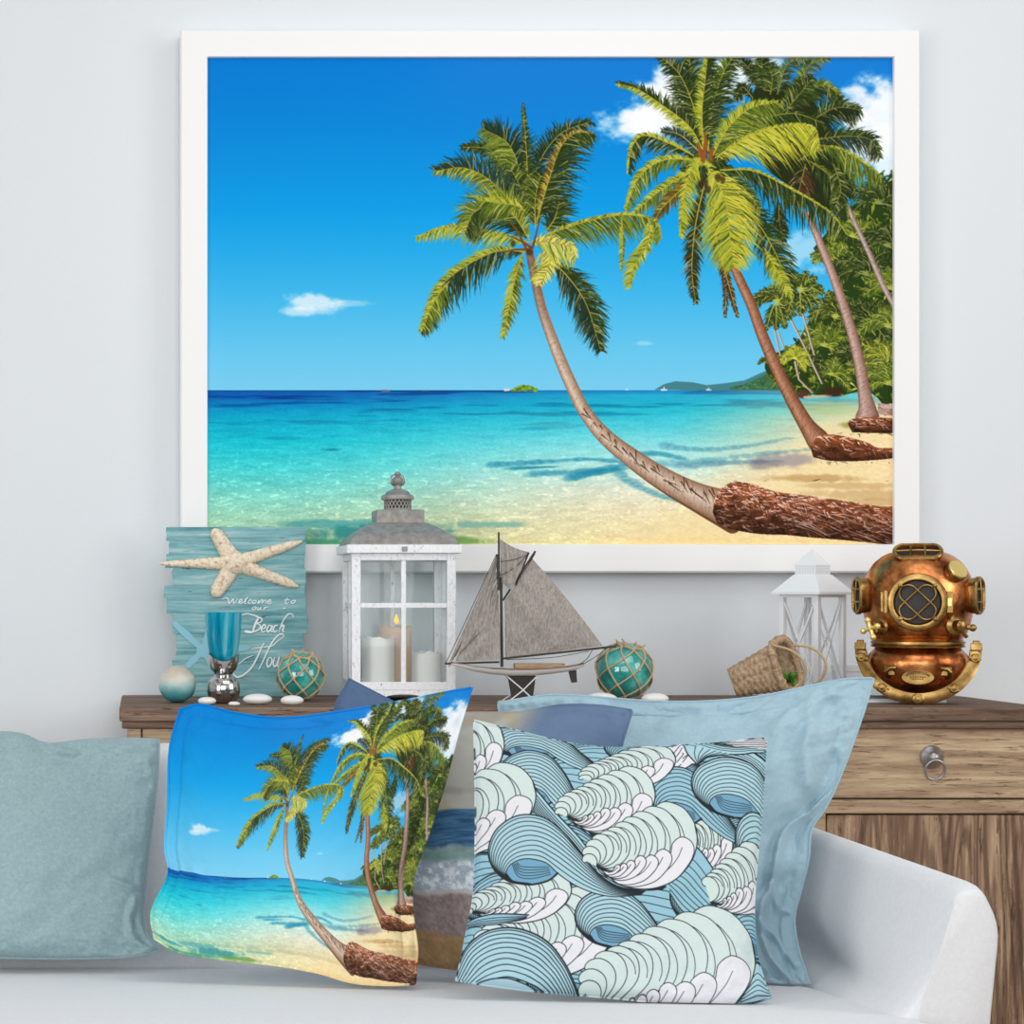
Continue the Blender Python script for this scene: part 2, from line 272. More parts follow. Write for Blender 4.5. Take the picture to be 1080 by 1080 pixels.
    for P, l, r, u, d, sd, n in (([(430, 420), (330, 240), (270, 215), (205, 215)], 12, 14, (MG, DK), (MG, DK), 1, 50), ([(490, 520), (500, 320), (590, 170), (720, 110)], 16, 24, (MG, DK), (DK, (30, 60, 60)), 2, 70), ([(480, 480), (440, 320), (390, 200), (290, 140)], 24, 26, (YG, MG), (DK, (36, 60, 40)), 3, 80),
                               ([(475, 470), (465, 250), (450, 40)], 5, 6, (YG, DK), (MG, DK), 4, 60), ([(480, 500), (440, 380), (400, 300)], 20, 20, (MG, DK), (YG, DK), 25, 40), ([(500, 540), (500, 430), (520, 330)], 18, 18, (YG, DK), (MG, DK), 26, 40), ([(540, 560), (580, 500), (600, 420)], 14, 20, (MG, DK), (MG, DK), 27, 40), ([(460, 520), (340, 370), (220, 300), (95, 310)], 17, 21, (YL, MG), (DK, (40, 70, 60)), 5, 70),
                               ([(505, 520), (545, 380), (600, 220), (660, 158), (735, 158)], 7, 30, (YL, BR), (MG, DK), 6, 90), ([(480, 600), (300, 560), (150, 540), (20, 580)], 17, 5, (YL, YG), (YL, YG), 7, 60), ([(510, 590), (600, 550), (750, 505), (880, 490), (985, 515), (1010, 580)], 4, 26, (YL, YG), (YG, MG), 8, 100), ([(850, 500), (855, 600), (850, 710)], 3, 5, (YG, MG), (YL, YG), 28, 24), ([(960, 500), (960, 600), (900, 700), (880, 785)], 7, 14, (YL, YG), (YL, YG), 29, 40),
                               ([(475, 590), (410, 490), (330, 455), (250, 480), (215, 560)], 32, 24, (MG, DK), (YL, MG), 9, 90), ([(455, 470), (420, 450), (350, 440), (270, 430)], 18, 8, (YG, MG), (YL, YG), 30, 40), ([(465, 640), (350, 635), (220, 695), (110, 790), (35, 960)], 27, 9, ((70, 100, 70), DK), (YL, YG), 10, 90), ([(150, 760), (90, 840), (40, 960)], 16, 5, (YG, MG), (YL, YG), 31, 40),
                               ([(450, 640), (420, 740), (395, 860), (368, 985)], 11, 9, (YL, MG), (YL, YG), 11, 50), ([(560, 670), (640, 750), (710, 860), (765, 1040)], 20, 21, (MG, DK), (DK, (40, 60, 50)), 12, 80), ([(480, 600), (540, 600), (560, 680), (520, 770)], 12, 20, (PY, YL), (PY, YL), 13, 50), ([(490, 600), (560, 600), (640, 620), (665, 660)], 8, 22, (PY, YL), (PY, YG), 14, 50)):
        frond(c, f1(P), l, r, u, d, n, .5, 1.2, (170, 160, 70), 700 + sd)
    for P in ([(470, 640), (430, 560), (400, 520)], [(490, 620), (505, 560), (520, 500)], [(470, 630), (420, 630), (370, 640)], [(480, 620), (450, 600), (400, 575)]): c.line(spl(f1(P), 5), 3, (120, 74, 36), 1.2)
    c.blob(*f1([(410, 605)])[0], 3, 4, (70, 60, 30), .9, 2, .2); c.blob(*f1([(478, 640)])[0], 5, 6, (70, 44, 24), .8, 3, .3)
    f5 = lambda P: [(680 + x / 4.075, 400 + y / 4.075) for x, y in P]
    R1 = f5([(300, 500), (330, 465), (380, 440), (450, 447), (520, 470), (580, 485), (700, 500), (850, 520), (1000, 545), (1090, 560), (1090, 705), (960, 700), (850, 690), (700, 678), (600, 668), (500, 665), (400, 650), (320, 625), (290, 570)])
    sl, m = roots(R1, 11, 2600, .5); q = random.Random(5)
    for i in range(46):
        x = q.uniform(820, 935); y = np.interp(x, [800, 943], [520, 540]) + q.uniform(2, 34); l = q.uniform(10, 34)
        c.line(spl([(x, y), (x + l * .5, y + l * .16 + q.uniform(-1, 1)), (x + l, y + l * .42)], 4), .9, mix((220, 200, 196), (150, 90, 64), q.random()), .4, .85)
    return c
# ------------------------------------------------------------------ wave pattern
LN, MINT, WH, LB, MB_, DB = (30, 36, 42), (211, 228, 224), (234, 233, 239), (172, 212, 223), (148, 197, 214), (112, 166, 196)
def waves(S=4):
    c = Cv(470, 740, 830, 1070, S); c.a[:] = np.array(MB_) / 255.
    g = lambda P: [(470 + x / 3., 740 + y / 3.) for x, y in P]
    lw = .86
    for k in range(70):
        c.line([(470 + t * 12, 735 + k * 5.2 + 9 * math.sin(t * .42 + k * .35) - t * 1.2) for t in range(31)], lw, LN)
    def tf(P, o, sx, sy, rot, org):
        P = np.array(P, float) - np.array(org); P = P * np.array((sx, sy)); r = math.radians(rot)
        return np.stack([P[:, 0] * math.cos(r) - P[:, 1] * math.sin(r) + o[0], P[:, 0] * math.sin(r) + P[:, 1] * math.cos(r) + o[1]], 1)
    def ribbon(A, B, n, col, pw=.7, w=lw):
        A = resamp(spl(g(A), 12), 90); B = resamp(spl(g(B), 12), 90)
        c.poly(np.vstack([A, B[::-1]]), col)
        for k in range(n + 1):
            f = (k / n) ** pw; c.line(A * (1 - f) + B * f, w * (1.7 if k == 0 else 1.2 if k == n else 1), LN)
    def curl(o, s=1., sy=None, rot=0, col=LB, n=10, pw=1.25, tail=True):
        sy = sy or s; T = lambda P: tf(P, o, s, sy, rot, (135, 385))
        A = [(265, 608), (200, 592), (150, 545), (135, 485), (160, 425), (225, 388), (300, 396), (365, 445), (425, 520), (485, 588), (545, 622), (620, 636)]
        B = [(265, 604), (215, 592), (190, 568), (205, 538), (250, 525), (310, 540), (352, 578), (400, 612), (455, 637), (500, 648), (550, 652), (610, 645)]
        H = [(190, 568), (205, 538), (250, 525), (310, 540), (350, 576), (320, 598), (265, 607), (215, 595)]
        hp = spl(g(T(H + H[:1])), 8); c.poly(hp, DB)
        for k in range(1, 6):
            f = k / 6.; P = T([(205 + 25 * f, 540 - 5 * f), (225 + 15 * f, 585 - 45 * f), (270, 598 - 55 * f), (330 - 10 * f, 585 - 35 * f)]); c.line(spl(g(P), 8), lw * .8, LN)
        ribbon(T(A), T(B), n, col, pw)
        c.line(spl(g(T(H[4:] + H[:1])), 8), lw * 2.4, LN)
    def fan(o, s=1., sy=None, rot=0, nf=11, white=True):
        sy = sy or s; T = lambda P: spl(g(tf(P, o, s, sy, rot, (430, 355))), 7); cv = np.array((470., 560.))
        def sim(P, m, a):
            P = np.array(P, float) - cv; r = math.radians(a); return np.stack([P[:, 0] * math.cos(r) - P[:, 1] * math.sin(r), P[:, 0] * math.sin(r) + P[:, 1] * math.cos(r)], 1) * m + cv
        big = [(640, 432), (642, 390), (668, 360), (700, 354), (745, 374), (778, 422), (786, 480), (765, 545), (710, 605), (630, 632), (545, 618), (470, 560)]
        mid = [(686, 384), (712, 402), (738, 440), (748, 490), (738, 540), (715, 575)]
        tab = ((1, 0), (.85, -4.5), (.72, -9), (.605, -14), (.505, -20), (.415, -28), (.35, -39), (.3, -54), (.25, -72), (.2, -94), (.15, -118))
        for m, a in tab[:nf]:
            P = T(sim(big, m, a)); c.poly(P, MINT); c.line(P, lw * (1.2 if m == 1 else 1), LN)
            if m > .3: c.line(T(sim(mid, m, a)), lw * .85, LN)
        if white:
            wf = [(470, 560), (590, 592), (672, 572), (700, 525), (708, 488), (735, 466), (766, 478), (776, 508), (758, 552), (710, 605), (630, 632), (545, 618), (470, 560)]
            wm = [(738, 500), (722, 535), (690, 572), (640, 600)]
            for m, a in ((1, 0), (.76, 5), (.62, 8), (.5, 6), (.39, 10), (.31, 14), (.24, 16)):
                P = T(sim(wf, m, a)); c.poly(P, WH); c.line(P, lw, LN); c.line(T(sim(wm, m, a)), lw * .8, LN)
        c.line(T(big[5:]), lw * 1.3, LN)
    def dome(A, B, n, col=LB): ribbon(A, B, n, col, 1.3, lw * 1.15)
    for o, a, b in (((250, 420), .9, .8), ((430, 300), .9, .9), ((300, 640), 1.1, .9), ((60, 560), 1., .8), ((700, 560), .8, .8), ((880, 640), .7, .8), ((500, 90), .8, .6), ((30, 340), .9, .7), ((880, 120), .6, .5), ((250, 800), 1.1, .7), ((860, 820), .8, .7)): curl(o, a, b, 0, MB_, 9)
    # back layers
    ribbon([(560, 470), (640, 440), (720, 430)], [(560, 560), (640, 560), (760, 640)], 7, MB_)
    fan((600, 110), .55, .5, 0)
    ribbon([(840, 150), (920, 150), (1010, 190)], [(860, 195), (940, 210), (1010, 260)], 6, LB)
    ribbon([(640, 120), (690, 122), (750, 120)], [(640, 148), (690, 156), (748, 138)], 3, MB_)
    c.poly(g([(690, 180), (748, 130), (790, 215), (720, 225)]), WH)
    for k in range(4): c.line(spl(g([(690 + k * 18, 215), (715 + k * 16, 185), (745, 140 + k * 20)]), 6), lw, LN)
    ribbon([(748, 130), (820, 165), (900, 180), (1005, 165)], [(830, 128), (900, 140), (960, 140), (1010, 138)], 5, LB)
    c.poly(spl(g([(860, 130), (940, 118), (1020, 112), (1015, 150), (920, 150)]), 6), WH)
    for k in range(5): c.line(spl(g([(850, 130 + k * 3), (930, 122 + k * 7), (1015, 118 + k * 7)]), 6), lw, LN)
    ribbon([(750, 140), (760, 180), (790, 220)], [(900, 180), (830, 190), (800, 215)], 7, LB)
    fan((880, 380), -.62, .9, 0, 8)
    fan((720, 370), .52, .72, 0)
    curl((160, 60), .95, .58, 8, LB, 9)
    curl((635, 225), .82, .86, 4, MB_, 9)
    curl((185, 152), .86, .86, 12, LB, 11)
    ribbon([(280, 300), (340, 380), (420, 470), (480, 560)], [(270, 370), (330, 440), (400, 520), (440, 600)], 8, LB)
    curl((770, 190), 1.02, .9, 0, LB, 10)
    curl((908, 362), .6, .9, 0, LB, 8)
    fan((410, 165), .86, .58, -6)
    fan((345, 232), .87, .82, 0)
    fan((-85, 60), .74, .84, -4); fan((-130, 210), 1.16, 1.0, 0)
    fan((80, 620), 1.28, .96, 0); 
    fan((50, 545), .97, .62, 2)
    ribbon([(60, 700), (160, 690), (260, 700)], [(60, 722), (160, 722), (250, 712)], 4, MB_)
    curl((410, 620), .92, .78, 4, LB, 9)
    ribbon([(690, 480), (780, 490), (860, 590)], [(700, 640), (740, 690), (790, 720)], 9, MB_)
    fan((755, 515), .75, .78, -16, 8)
    curl((135, 385), 1., 1., 0, LB, 10)
    fan((430, 352), 1., 1., 0)
    dome([(20, 880), (60, 790), (130, 742), (220, 738), (310, 775), (370, 840), (420, 930)], [(90, 900), (130, 890), (190, 880), (240, 890), (280, 905), (300, 915), (330, 930)], 10)
    c.poly(spl(g([(40, 900), (90, 890), (190, 885), (300, 920), (300, 940), (40, 940)]), 6), (178, 214, 226))
    c.line(spl(g([(75, 905), (120, 888), (190, 884), (250, 900), (290, 918)]), 6), lw * 1.3, LN)
    ribbon([(950, 905), (985, 830), (1035, 900)], [(930, 960), (985, 950), (1040, 935)], 6, LB)
    fan((425, 672), 1.55, 1.34, 0)
    return c
# ------------------------------------------------------------------ surf at dusk (print of the cushion behind)
def surf(S=2):
    c = Cv(0, 0, 300, 300, S); X, Y = c.X, c.Y
    n = fbm(X * .012, Y * .02, 5, 4); k = sst(165, 225, X + 50 * (n - .5))[..., None] * (1 - sst(60, 110, Y + 40 * (n - .5)))[..., None]
    sky = np.array((206, 202, 190)) + (n[..., None] - .5) * np.array((70, 50, 20)) - sst(.5, .7, fbm(X * .02, Y * .03, 4, 8))[..., None] * np.array((20, 26, 30))
    gold = sst(.5, .75, fbm(X * .025, Y * .03, 4, 17))[..., None]; sky = sky * (1 - gold * .55) + np.array((206, 178, 132)) * gold * .55
    dk = np.array((90, 114, 146)) + (n[..., None] - .5) * 60; sky = sky * (1 - k) + dk * k
    kl = (1 - sst(70, 112, X + Y * .6))[..., None]; sky = sky * (1 - kl) + np.array((80, 104, 140)) * kl
    sea = np.array((62, 108, 150)) + (fbm(X * .05, Y * .5, 5, 6)[..., None] - .5) * 100
    wave = np.array((138, 170, 168)) + (fbm(X * .1, Y * .15, 4, 7)[..., None] - .5) * 60
    fo = fbm(X * .16, Y * .2, 5, 9)[..., None]; foam = np.array((176, 190, 208)) + sst(.36, .7, fo) * np.array((70, 62, 52)) + (fbm(X * .7, Y * .7, 3, 19)[..., None] - .5) * 50
    wet = np.array((152, 134, 132)) + (fbm(X * .3, Y * .3, 4, 10)[..., None] - .5) * 60
    sand = np.array((168, 132, 92)) + (fbm(X * .3, Y * .3, 4, 11)[..., None] - .5) * 40
    yy = Y + 12 * (fbm(X * .04, Y * .05, 5, 12) - .5); im = sky
    for y0, b, s in ((122, sea, 1), (162, wave, 3), (180, foam, 5), (214, np.array((206, 196, 192)), 2), (219, wet, 3), (262, sand, 3)):
        q = sst(y0 - s, y0 + s, (Y if y0 == 122 else yy))[..., None]; im = im * (1 - q) + b * q
    c.a[:] = np.clip(im / 255, 0, 1); return c
# ------------------------------------------------------------------ scene
import bpy, bmesh
from mathutils import Vector, Matrix
COL = bpy.context.scene.collection
F, PX, PY0, CZ, WALL = 2240., 150., 625., 1.03, 3.75      # focal length in px, vanishing point, eye height, distance of the wall
def at(px, py, d): return Vector(((px - PX) / F * d, d - WALL, CZ - (py - PY0) / F * d))
def lin(c): return tuple(((v / 255.) / 12.92 if v / 255. <= .04045 else ((v / 255. + .055) / 1.055) ** 2.4) for v in c)
class MB:
    """gathers vertices and faces of ONE mesh object (world coordinates)"""
    def __init__(s): s.v = []; s.f = []
    def add(s, v, f):
        o = len(s.v); s.v += [Vector(p) for p in v]; s.f += [tuple(i + o for i in q) for q in f]; return s
    def box(s, a, b, M=None):
        x0, y0, z0 = a; x1, y1, z1 = b
        v = [Vector(p) for p in ((x0, y0, z0), (x1, y0, z0), (x1, y1, z0), (x0, y1, z0), (x0, y0, z1), (x1, y0, z1), (x1, y1, z1), (x0, y1, z1))]
        if M: v = [M @ p for p in v]
        return s.add(v, [(0, 3, 2, 1), (4, 5, 6, 7), (0, 1, 5, 4), (1, 2, 6, 5), (2, 3, 7, 6), (3, 0, 4, 7)])
    def bar(s, a, b, w, t, up=(0, 0, 1)):
        a, b = Vector(a), Vector(b); z = (b - a).normalized(); u = Vector(up)
        if abs(z.dot(u)) > .97: u = Vector((0, 1, 0))
        x = u.cross(z).normalized(); y = z.cross(x)
        v = [p + x * (i * w / 2) + y * (j * t / 2) for p in (a, b) for i, j in ((-1, -1), (1, -1), (1, 1), (-1, 1))]
        return s.add(v, [(0, 3, 2, 1), (4, 5, 6, 7), (0, 1, 5, 4), (1, 2, 6, 5), (2, 3, 7, 6), (3, 0, 4, 7)])
    def tube(s, P, r, n=8, closed=False, r1=None):
        P = [Vector(p) for p in P]; N = len(P); rings = []; up = None
        for i in range(N):
            if closed: t = P[(i + 1) % N] - P[i - 1]
            else: t = P[min(i + 1, N - 1)] - P[max(i - 1, 0)]
            t.normalize()
            if up is None: up = Vector((0, 0, 1)) if abs(t.z) < .9 else Vector((1, 0, 0))
            x = (up - t * up.dot(t)).normalized(); up = x; y = t.cross(x)
            rr = r[i] if isinstance(r, (list, tuple)) else (r if r1 is None else r + (r1 - r) * i / (N - 1))
            rings.append([P[i] + x * (rr * math.cos(2 * math.pi * k / n)) + y * (rr * math.sin(2 * math.pi * k / n)) for k in range(n)])
        return s.loft(rings, closed, not closed)
    def loft(s, rings, closed=False, caps=True):
        n = len(rings[0]); N = len(rings); v = [p for q in rings for p in q]; f = []
        for i in range(N if closed else N - 1):
            a, b = i * n, ((i + 1) % N) * n
            for k in range(n): f.append((a + k, a + (k + 1) % n, b + (k + 1) % n, b + k))
        if caps: f += [tuple(range(n - 1, -1, -1)), tuple(range((N - 1) * n, N * n))]
        return s.add(v, f)
    def lathe(s, prof, c, M=None, n=40, caps=True):
        """profile of (radius, height); axis z of M"""
        c = Vector(c); M = M or Matrix.Identity(3)
        return s.loft([[c + M @ Vector((r * math.cos(2 * math.pi * k / n), r * math.sin(2 * math.pi * k / n), h)) for k in range(n)] for r, h in prof], False, caps)
    def ball(s, c, rx, ry=None, rz=None, M=None, n=28, m=16, a0=-90, a1=90):
        ry = ry or rx; rz = rz or rx; c = Vector(c); M = M or Matrix.Identity(3); R = []
        for i in range(m + 1):
            t = math.radians(a0 + (a1 - a0) * i / m); q = max(math.cos(t), 1e-3)
            R.append([c + M @ Vector((rx * q * math.cos(2 * math.pi * k / n), ry * q * math.sin(2 * math.pi * k / n), rz * math.sin(t))) for k in range(n)])
        return s.loft(R)
    def prism(s, A, B):
        """outline A to outline B (same length)"""
        n = len(A); return s.add(list(A) + list(B), [tuple(range(n)), tuple(range(2 * n - 1, n - 1, -1))] + [(k, n + k, n + (k + 1) % n, (k + 1) % n) for k in range(n)])
    def grid(s, G):
        h, w = len(G), len(G[0]); return s.add([p for r in G for p in r], [(j * w + i, j * w + i + 1, (j + 1) * w + i + 1, (j + 1) * w + i) for j in range(h - 1) for i in range(w - 1)])
    def build(s, name, mat, parent=None, smooth=True, bevel=0, sub=0, weld=0, ang=35):
        me = bpy.data.meshes.new(name); o = bpy.data.objects.new(name, me); COL.objects.link(o)
        off = origin_of(parent) if parent else (sum(s.v, Vector()) / len(s.v) if name else Vector())
        if not parent: off = Vector((off.x, off.y, min(p.z for p in s.v))); o.location = off
        else: o.parent = parent
        me.from_pydata([p - off for p in s.v], [], s.f); me.update()
        b = bmesh.new(); b.from_mesh(me)
        if weld: bmesh.ops.remove_doubles(b, verts=b.verts, dist=weld)
        bmesh.ops.recalc_face_normals(b, faces=b.faces); b.to_mesh(me); b.free()
        me.materials.append(mat)
        for p in me.polygons: p.use_smooth = smooth
        if smooth:
            try: me.set_sharp_from_angle(angle=math.radians(ang))
            except Exception: pass
        if bevel:
            m = o.modifiers.new('bevel', 'BEVEL'); m.width = bevel; m.segments = 3; m.limit_method = 'ANGLE'; m.angle_limit = math.radians(40)
        if sub:
            m = o.modifiers.new('sub', 'SUBSURF'); m.levels = sub; m.render_levels = sub
        return o
def origin_of(o):
    while o.parent: o = o.parent
    return Vector(o.location)
def tag(o, label, cat, group=None):
    o['label'] = label; o['category'] = cat
    if group: o['group'] = group
    return o
def thing(name, loc, label, cat, group=None):
    o = bpy.data.objects.new(name, None); o.empty_display_size = .05; o.location = loc; COL.objects.link(o); return tag(o, label, cat, group)
def struct(o): o['kind'] = 'structure'; return o
def note(o, label): o['label'] = label; return o
# ------------------------------------------------------------------ materials
class Mat:
    def __init__(s, name, col=(200, 200, 200), rough=.5, metal=0., **kw):
        s.m = bpy.data.materials.new(name); s.m.use_nodes = True; s.t = s.m.node_tree; s.n = s.t.nodes; s.b = s.n['Principled BSDF']
        s.b.inputs['Base Color'].default_value = (*lin(col), 1); s.b.inputs['Roughness'].default_value = rough; s.b.inputs['Metallic'].default_value = metal
        for k, v in kw.items(): s.b.inputs[k.replace('_', ' ')].default_value = v
        s._c = None
    def new(s, t, **kw):
        n = s.n.new(t)
        for k, v in kw.items():
            if hasattr(n, k): setattr(n, k, v)
            else: n.inputs[k].default_value = v
        return n
    def link(s, a, b): s.t.links.new(a, b)
    def coord(s, scale=(1, 1, 1), rot=(0, 0, 0)):
        if not s._c: s._c = s.new('ShaderNodeTexCoord')
        mp = s.new('ShaderNodeMapping'); mp.inputs['Scale'].default_value = scale; mp.inputs['Rotation'].default_value = rot
        s.link(s._c.outputs['Object'], mp.inputs['Vector']); return mp.outputs['Vector']
    def noise(s, scale, sc=(1, 1, 1), detail=4, rough=.55, dist=0.):
        n = s.new('ShaderNodeTexNoise', Scale=scale, Detail=detail, Roughness=rough, Distortion=dist); s.link(s.coord(sc), n.inputs['Vector']); return n.outputs['Fac']
    def ramp(s, fac, stops):
        r = s.new('ShaderNodeValToRGB'); e = r.color_ramp.elements
        while len(e) < len(stops): e.new(.5)
        for k, (p, c) in enumerate(stops): e[k].position = p; e[k].color = (*lin(c), 1) if len(c) == 3 else c
        s.link(fac, r.inputs['Fac']); return r.outputs['Color']
    def mix(s, fac, a, b, mode='MIX'):
        n = s.new('ShaderNodeMix'); n.data_type = 'RGBA'; n.blend_type = mode
        for v, i in ((fac, 0), (a, 6), (b, 7)):
            if hasattr(v, 'links'): s.link(v, n.inputs[i])
            else: n.inputs[i].default_value = v if i == 0 else (*lin(v), 1)
        return n.outputs[2]
    def base(s, c): s.link(c, s.b.inputs['Base Color']); return s
    def bump(s, h, k=.2, dist=.002):
        n = s.new('ShaderNodeBump'); n.inputs['Strength'].default_value = k; n.inputs['Distance'].default_value = dist; s.link(h, n.inputs['Height']); s.link(n.outputs['Normal'], s.b.inputs['Normal']); return s
def fabric(name, col, var=8, weave=900, k=.35, rough=.95):
    m = Mat(name, col, rough); n = m.noise(weave * .25, (1, 1, 1), 3, .7); lo = tuple(max(0, c - var) for c in col); hi = tuple(min(255, c + var) for c in col)
    m.base(m.ramp(n, [(.3, lo), (.7, hi)])); m.b.inputs['Sheen Weight'].default_value = .15
    return m.bump(m.noise(weave, (1, 1, 1), 2), k, .0006)
def printed(name, attr, rough=.8, weave=0, sheen=0.):
    m = Mat(name, rough=rough); a = m.new('ShaderNodeVertexColor', layer_name=attr)
    if weave:
        m.base(m.mix(m.ramp(m.noise(weave * .3, detail=3), [(.3, (208, 208, 208)), (.7, (255, 255, 255))]), (0, 0, 0), a.outputs['Color'])) if False else m.base(a.outputs['Color'])
        m.bump(m.noise(weave, detail=2), .35, .0006)
    else: m.base(a.outputs['Color'])
    m.b.inputs['Specular IOR Level'].default_value = .05
    return m.m
def wood(name, cols, axis=0, scale=1., rough=.7, knots=.6, lines=130):
    sc = [16, 16, 16]; sc[axis] = 1.; m = Mat(name, rough=rough)
    g = m.noise(3.0 * scale, sc, 9, .68, knots); fine = m.noise(13 * scale, [c * (1 if c > 2 else 1.6) for c in sc], 6, .72, .5); big = m.noise(1.3 * scale, [c * .28 for c in sc], 3)
    ct = m.noise(1.5 * scale, [5. if k != axis else .75 for k in range(3)], 2, .45, .4)
    mu = m.new('ShaderNodeMath', operation='MULTIPLY'); mu.inputs[1].default_value = 70. + 60 * knots; m.link(ct, mu.inputs[0]); si = m.new('ShaderNodeMath', operation='SINE'); m.link(mu.outputs[0], si.inputs[0]); ma = m.new('ShaderNodeMath', operation='MULTIPLY_ADD'); ma.inputs[1].default_value = .5; ma.inputs[2].default_value = .5; m.link(si.outputs[0], ma.inputs[0])
    c = m.ramp(g, [(.3, cols[0]), (.43, cols[1]), (.54, cols[2]), (.7, cols[3])])
    c = m.mix(m.ramp(ma.outputs[0], [(.1, (lines, lines, lines)), (.5, (0, 0, 0))]), c, cols[0])
    c = m.mix(m.ramp(fine, [(.36, (255, 255, 255)), (.44, (0, 0, 0))]), c, cols[0])
    c = m.mix(m.ramp(fine, [(.6, (0, 0, 0)), (.68, (190, 190, 190))]), c, cols[3])
    c = m.mix(m.ramp(big, [(.45, (0, 0, 0)), (.62, (150, 150, 150))]), c, cols[1])
    m.base(c); m.bump(ma.outputs[0], .25, .003); m.b.inputs['Specular IOR Level'].default_value = .2
    return m.m
WD = [(62, 46, 36), (112, 88, 70), (150, 124, 98), (190, 164, 128)]
M_ = {}
M_['wood_top'] = wood('dark_weathered_wood', [(70, 52, 42), (108, 86, 72), (132, 108, 92), (164, 140, 120)], 0)
M_['wood_x'] = wood('weathered_wood_along', [(108, 84, 66), (166, 140, 114), (200, 174, 142), (224, 202, 170)], 0, .9, knots=.5, lines=110)
M_['wood_z'] = wood('weathered_wood_upright', [(88, 66, 53), (138, 110, 90), (172, 143, 117), (214, 187, 156)], 2, .9, knots=1.1, lines=215)
m = Mat('wall_paint', (226, 231, 235), .9); m.bump(m.noise(220, detail=3), .12, .002); M_['wall'] = m.m
m = Mat('floor_wood', (150, 130, 110), .6); m.base(m.ramp(m.noise(4, (1, 8, 1)), [(.3, (120, 100, 80)), (.7, (170, 150, 126))])); M_['floor'] = m.m
m = Mat('white_frame_paint', (244, 244, 244), .45); m.bump(m.noise(160, (1, 1, 1), 3), .06, .001); M_['frame'] = m.m
M_['sofa'] = fabric('pale_grey_upholstery', (224, 225, 228), 4, 700, .4).m
M_['teal_cloth'] = fabric('grey_teal_cotton', (143, 168, 172), 9, 800, .5).m
M_['blue_cloth'] = fabric('pale_blue_cotton', (160, 189, 202), 5, 800, .4).m
M_['print'] = printed('beach_print', 'print', .55); M_['cushion_print'] = printed('printed_cotton', 'print', .95, 800)
m = Mat('distressed_white_paint', (236, 237, 240), .6); m.base(m.ramp(m.noise(260, (1, 1, .5), 5, .75), [(.33, (130, 126, 122)), (.38, (232, 233, 236)), (.6, (246, 247, 249))])); M_['lantern_white'] = m.m
m = Mat('pewter_grey_metal', (150, 146, 142), .5, .35); m.base(m.ramp(m.noise(90), [(.35, (138, 134, 130)), (.65, (164, 160, 154))])); M_['pewter'] = m.m
M_['white_metal'] = Mat('white_enamel', (240, 242, 245), .4).m
def clear(name, tint=(255, 255, 255), rough=0., mixf=.12, gl=(255, 255, 255)):
    m = Mat(name); t = m.new('ShaderNodeBsdfTransparent'); t.inputs[0].default_value = (*lin(tint), 1); g = m.new('ShaderNodeBsdfGlossy'); g.inputs['Roughness'].default_value = rough + .02; g.inputs[0].default_value = (*lin(gl), 1)
    lw = m.new('ShaderNodeLayerWeight'); lw.inputs[0].default_value = .25; mp = m.new('ShaderNodeMath'); mp.operation = 'MULTIPLY'; mp.inputs[1].default_value = .2; ad = m.new('ShaderNodeMath'); ad.operation = 'ADD'; ad.inputs[1].default_value = mixf * .1
    m.link(lw.outputs['Fresnel'], mp.inputs[0]); m.link(mp.outputs[0], ad.inputs[0]); mx = m.new('ShaderNodeMixShader'); m.link(ad.outputs[0], mx.inputs[0]); m.link(t.outputs[0], mx.inputs[1]); m.link(g.outputs[0], mx.inputs[2])
    m.link(mx.outputs[0], m.n['Material Output'].inputs['Surface']); return m.m
M_['pane'] = clear('window_glass', (250, 252, 252), 0., .1)
m = Mat('turquoise_glass', (20, 160, 200), .05); tr = m.new('ShaderNodeBsdfTransparent'); tr.inputs[0].default_value = (*lin((130, 228, 234)), 1); sm_ = m.new('ShaderNodeMixShader'); cg = m.ramp(m.noise(70, (1, 1, .03), 3), [(.34, (0, 142, 178)), (.5, (36, 194, 220)), (.64, (176, 240, 250))]); m.base(cg); sm_.inputs[0].default_value = .38; m.link(tr.outputs[0], sm_.inputs[1]); m.link(m.b.outputs[0], sm_.inputs[2]); m.link(sm_.outputs[0], m.n['Material Output'].inputs['Surface']); M_['blue_glass'] = m.m
m = Mat('sea_green_glass', (22, 128, 122), .06, 0, Specular_IOR_Level=.8, Coat_Weight=.6); m.base(m.ramp(m.noise(28, detail=4), [(.3, (8, 104, 102)), (.52, (40, 158, 148)), (.72, (120, 210, 200))])); M_['float_glass'] = m.m
m = Mat('silver', (190, 188, 186), .14, 1.); m.bump(m.noise(60), .15, .002); M_['silver'] = m.m
m = Mat('jute_rope', (196, 168, 130), .9); m.bump(m.noise(500), .6, .001); M_['rope'] = m.m
m = Mat('white_stone', (238, 236, 232), .55); m.bump(m.noise(80), .1); M_['stone'] = m.m
m = Mat('cream_wax', (240, 237, 232), .5, 0, Subsurface_Weight=.2, Subsurface_Radius=(.01, .006, .004)); M_['wax'] = m.m
m = Mat('peach_wax', (236, 206, 182), .5, 0, Subsurface_Weight=.2, Subsurface_Radius=(.01, .006, .004)); M_['wax2'] = m.m
m = Mat('candle_flame', (255, 190, 60)); m.b.inputs['Emission Color'].default_value = (*lin((255, 190, 70)), 1); m.b.inputs['Emission Strength'].default_value = 1.; M_['flame'] = m.m
M_['wick'] = Mat('wick', (190, 186, 180), .9).m
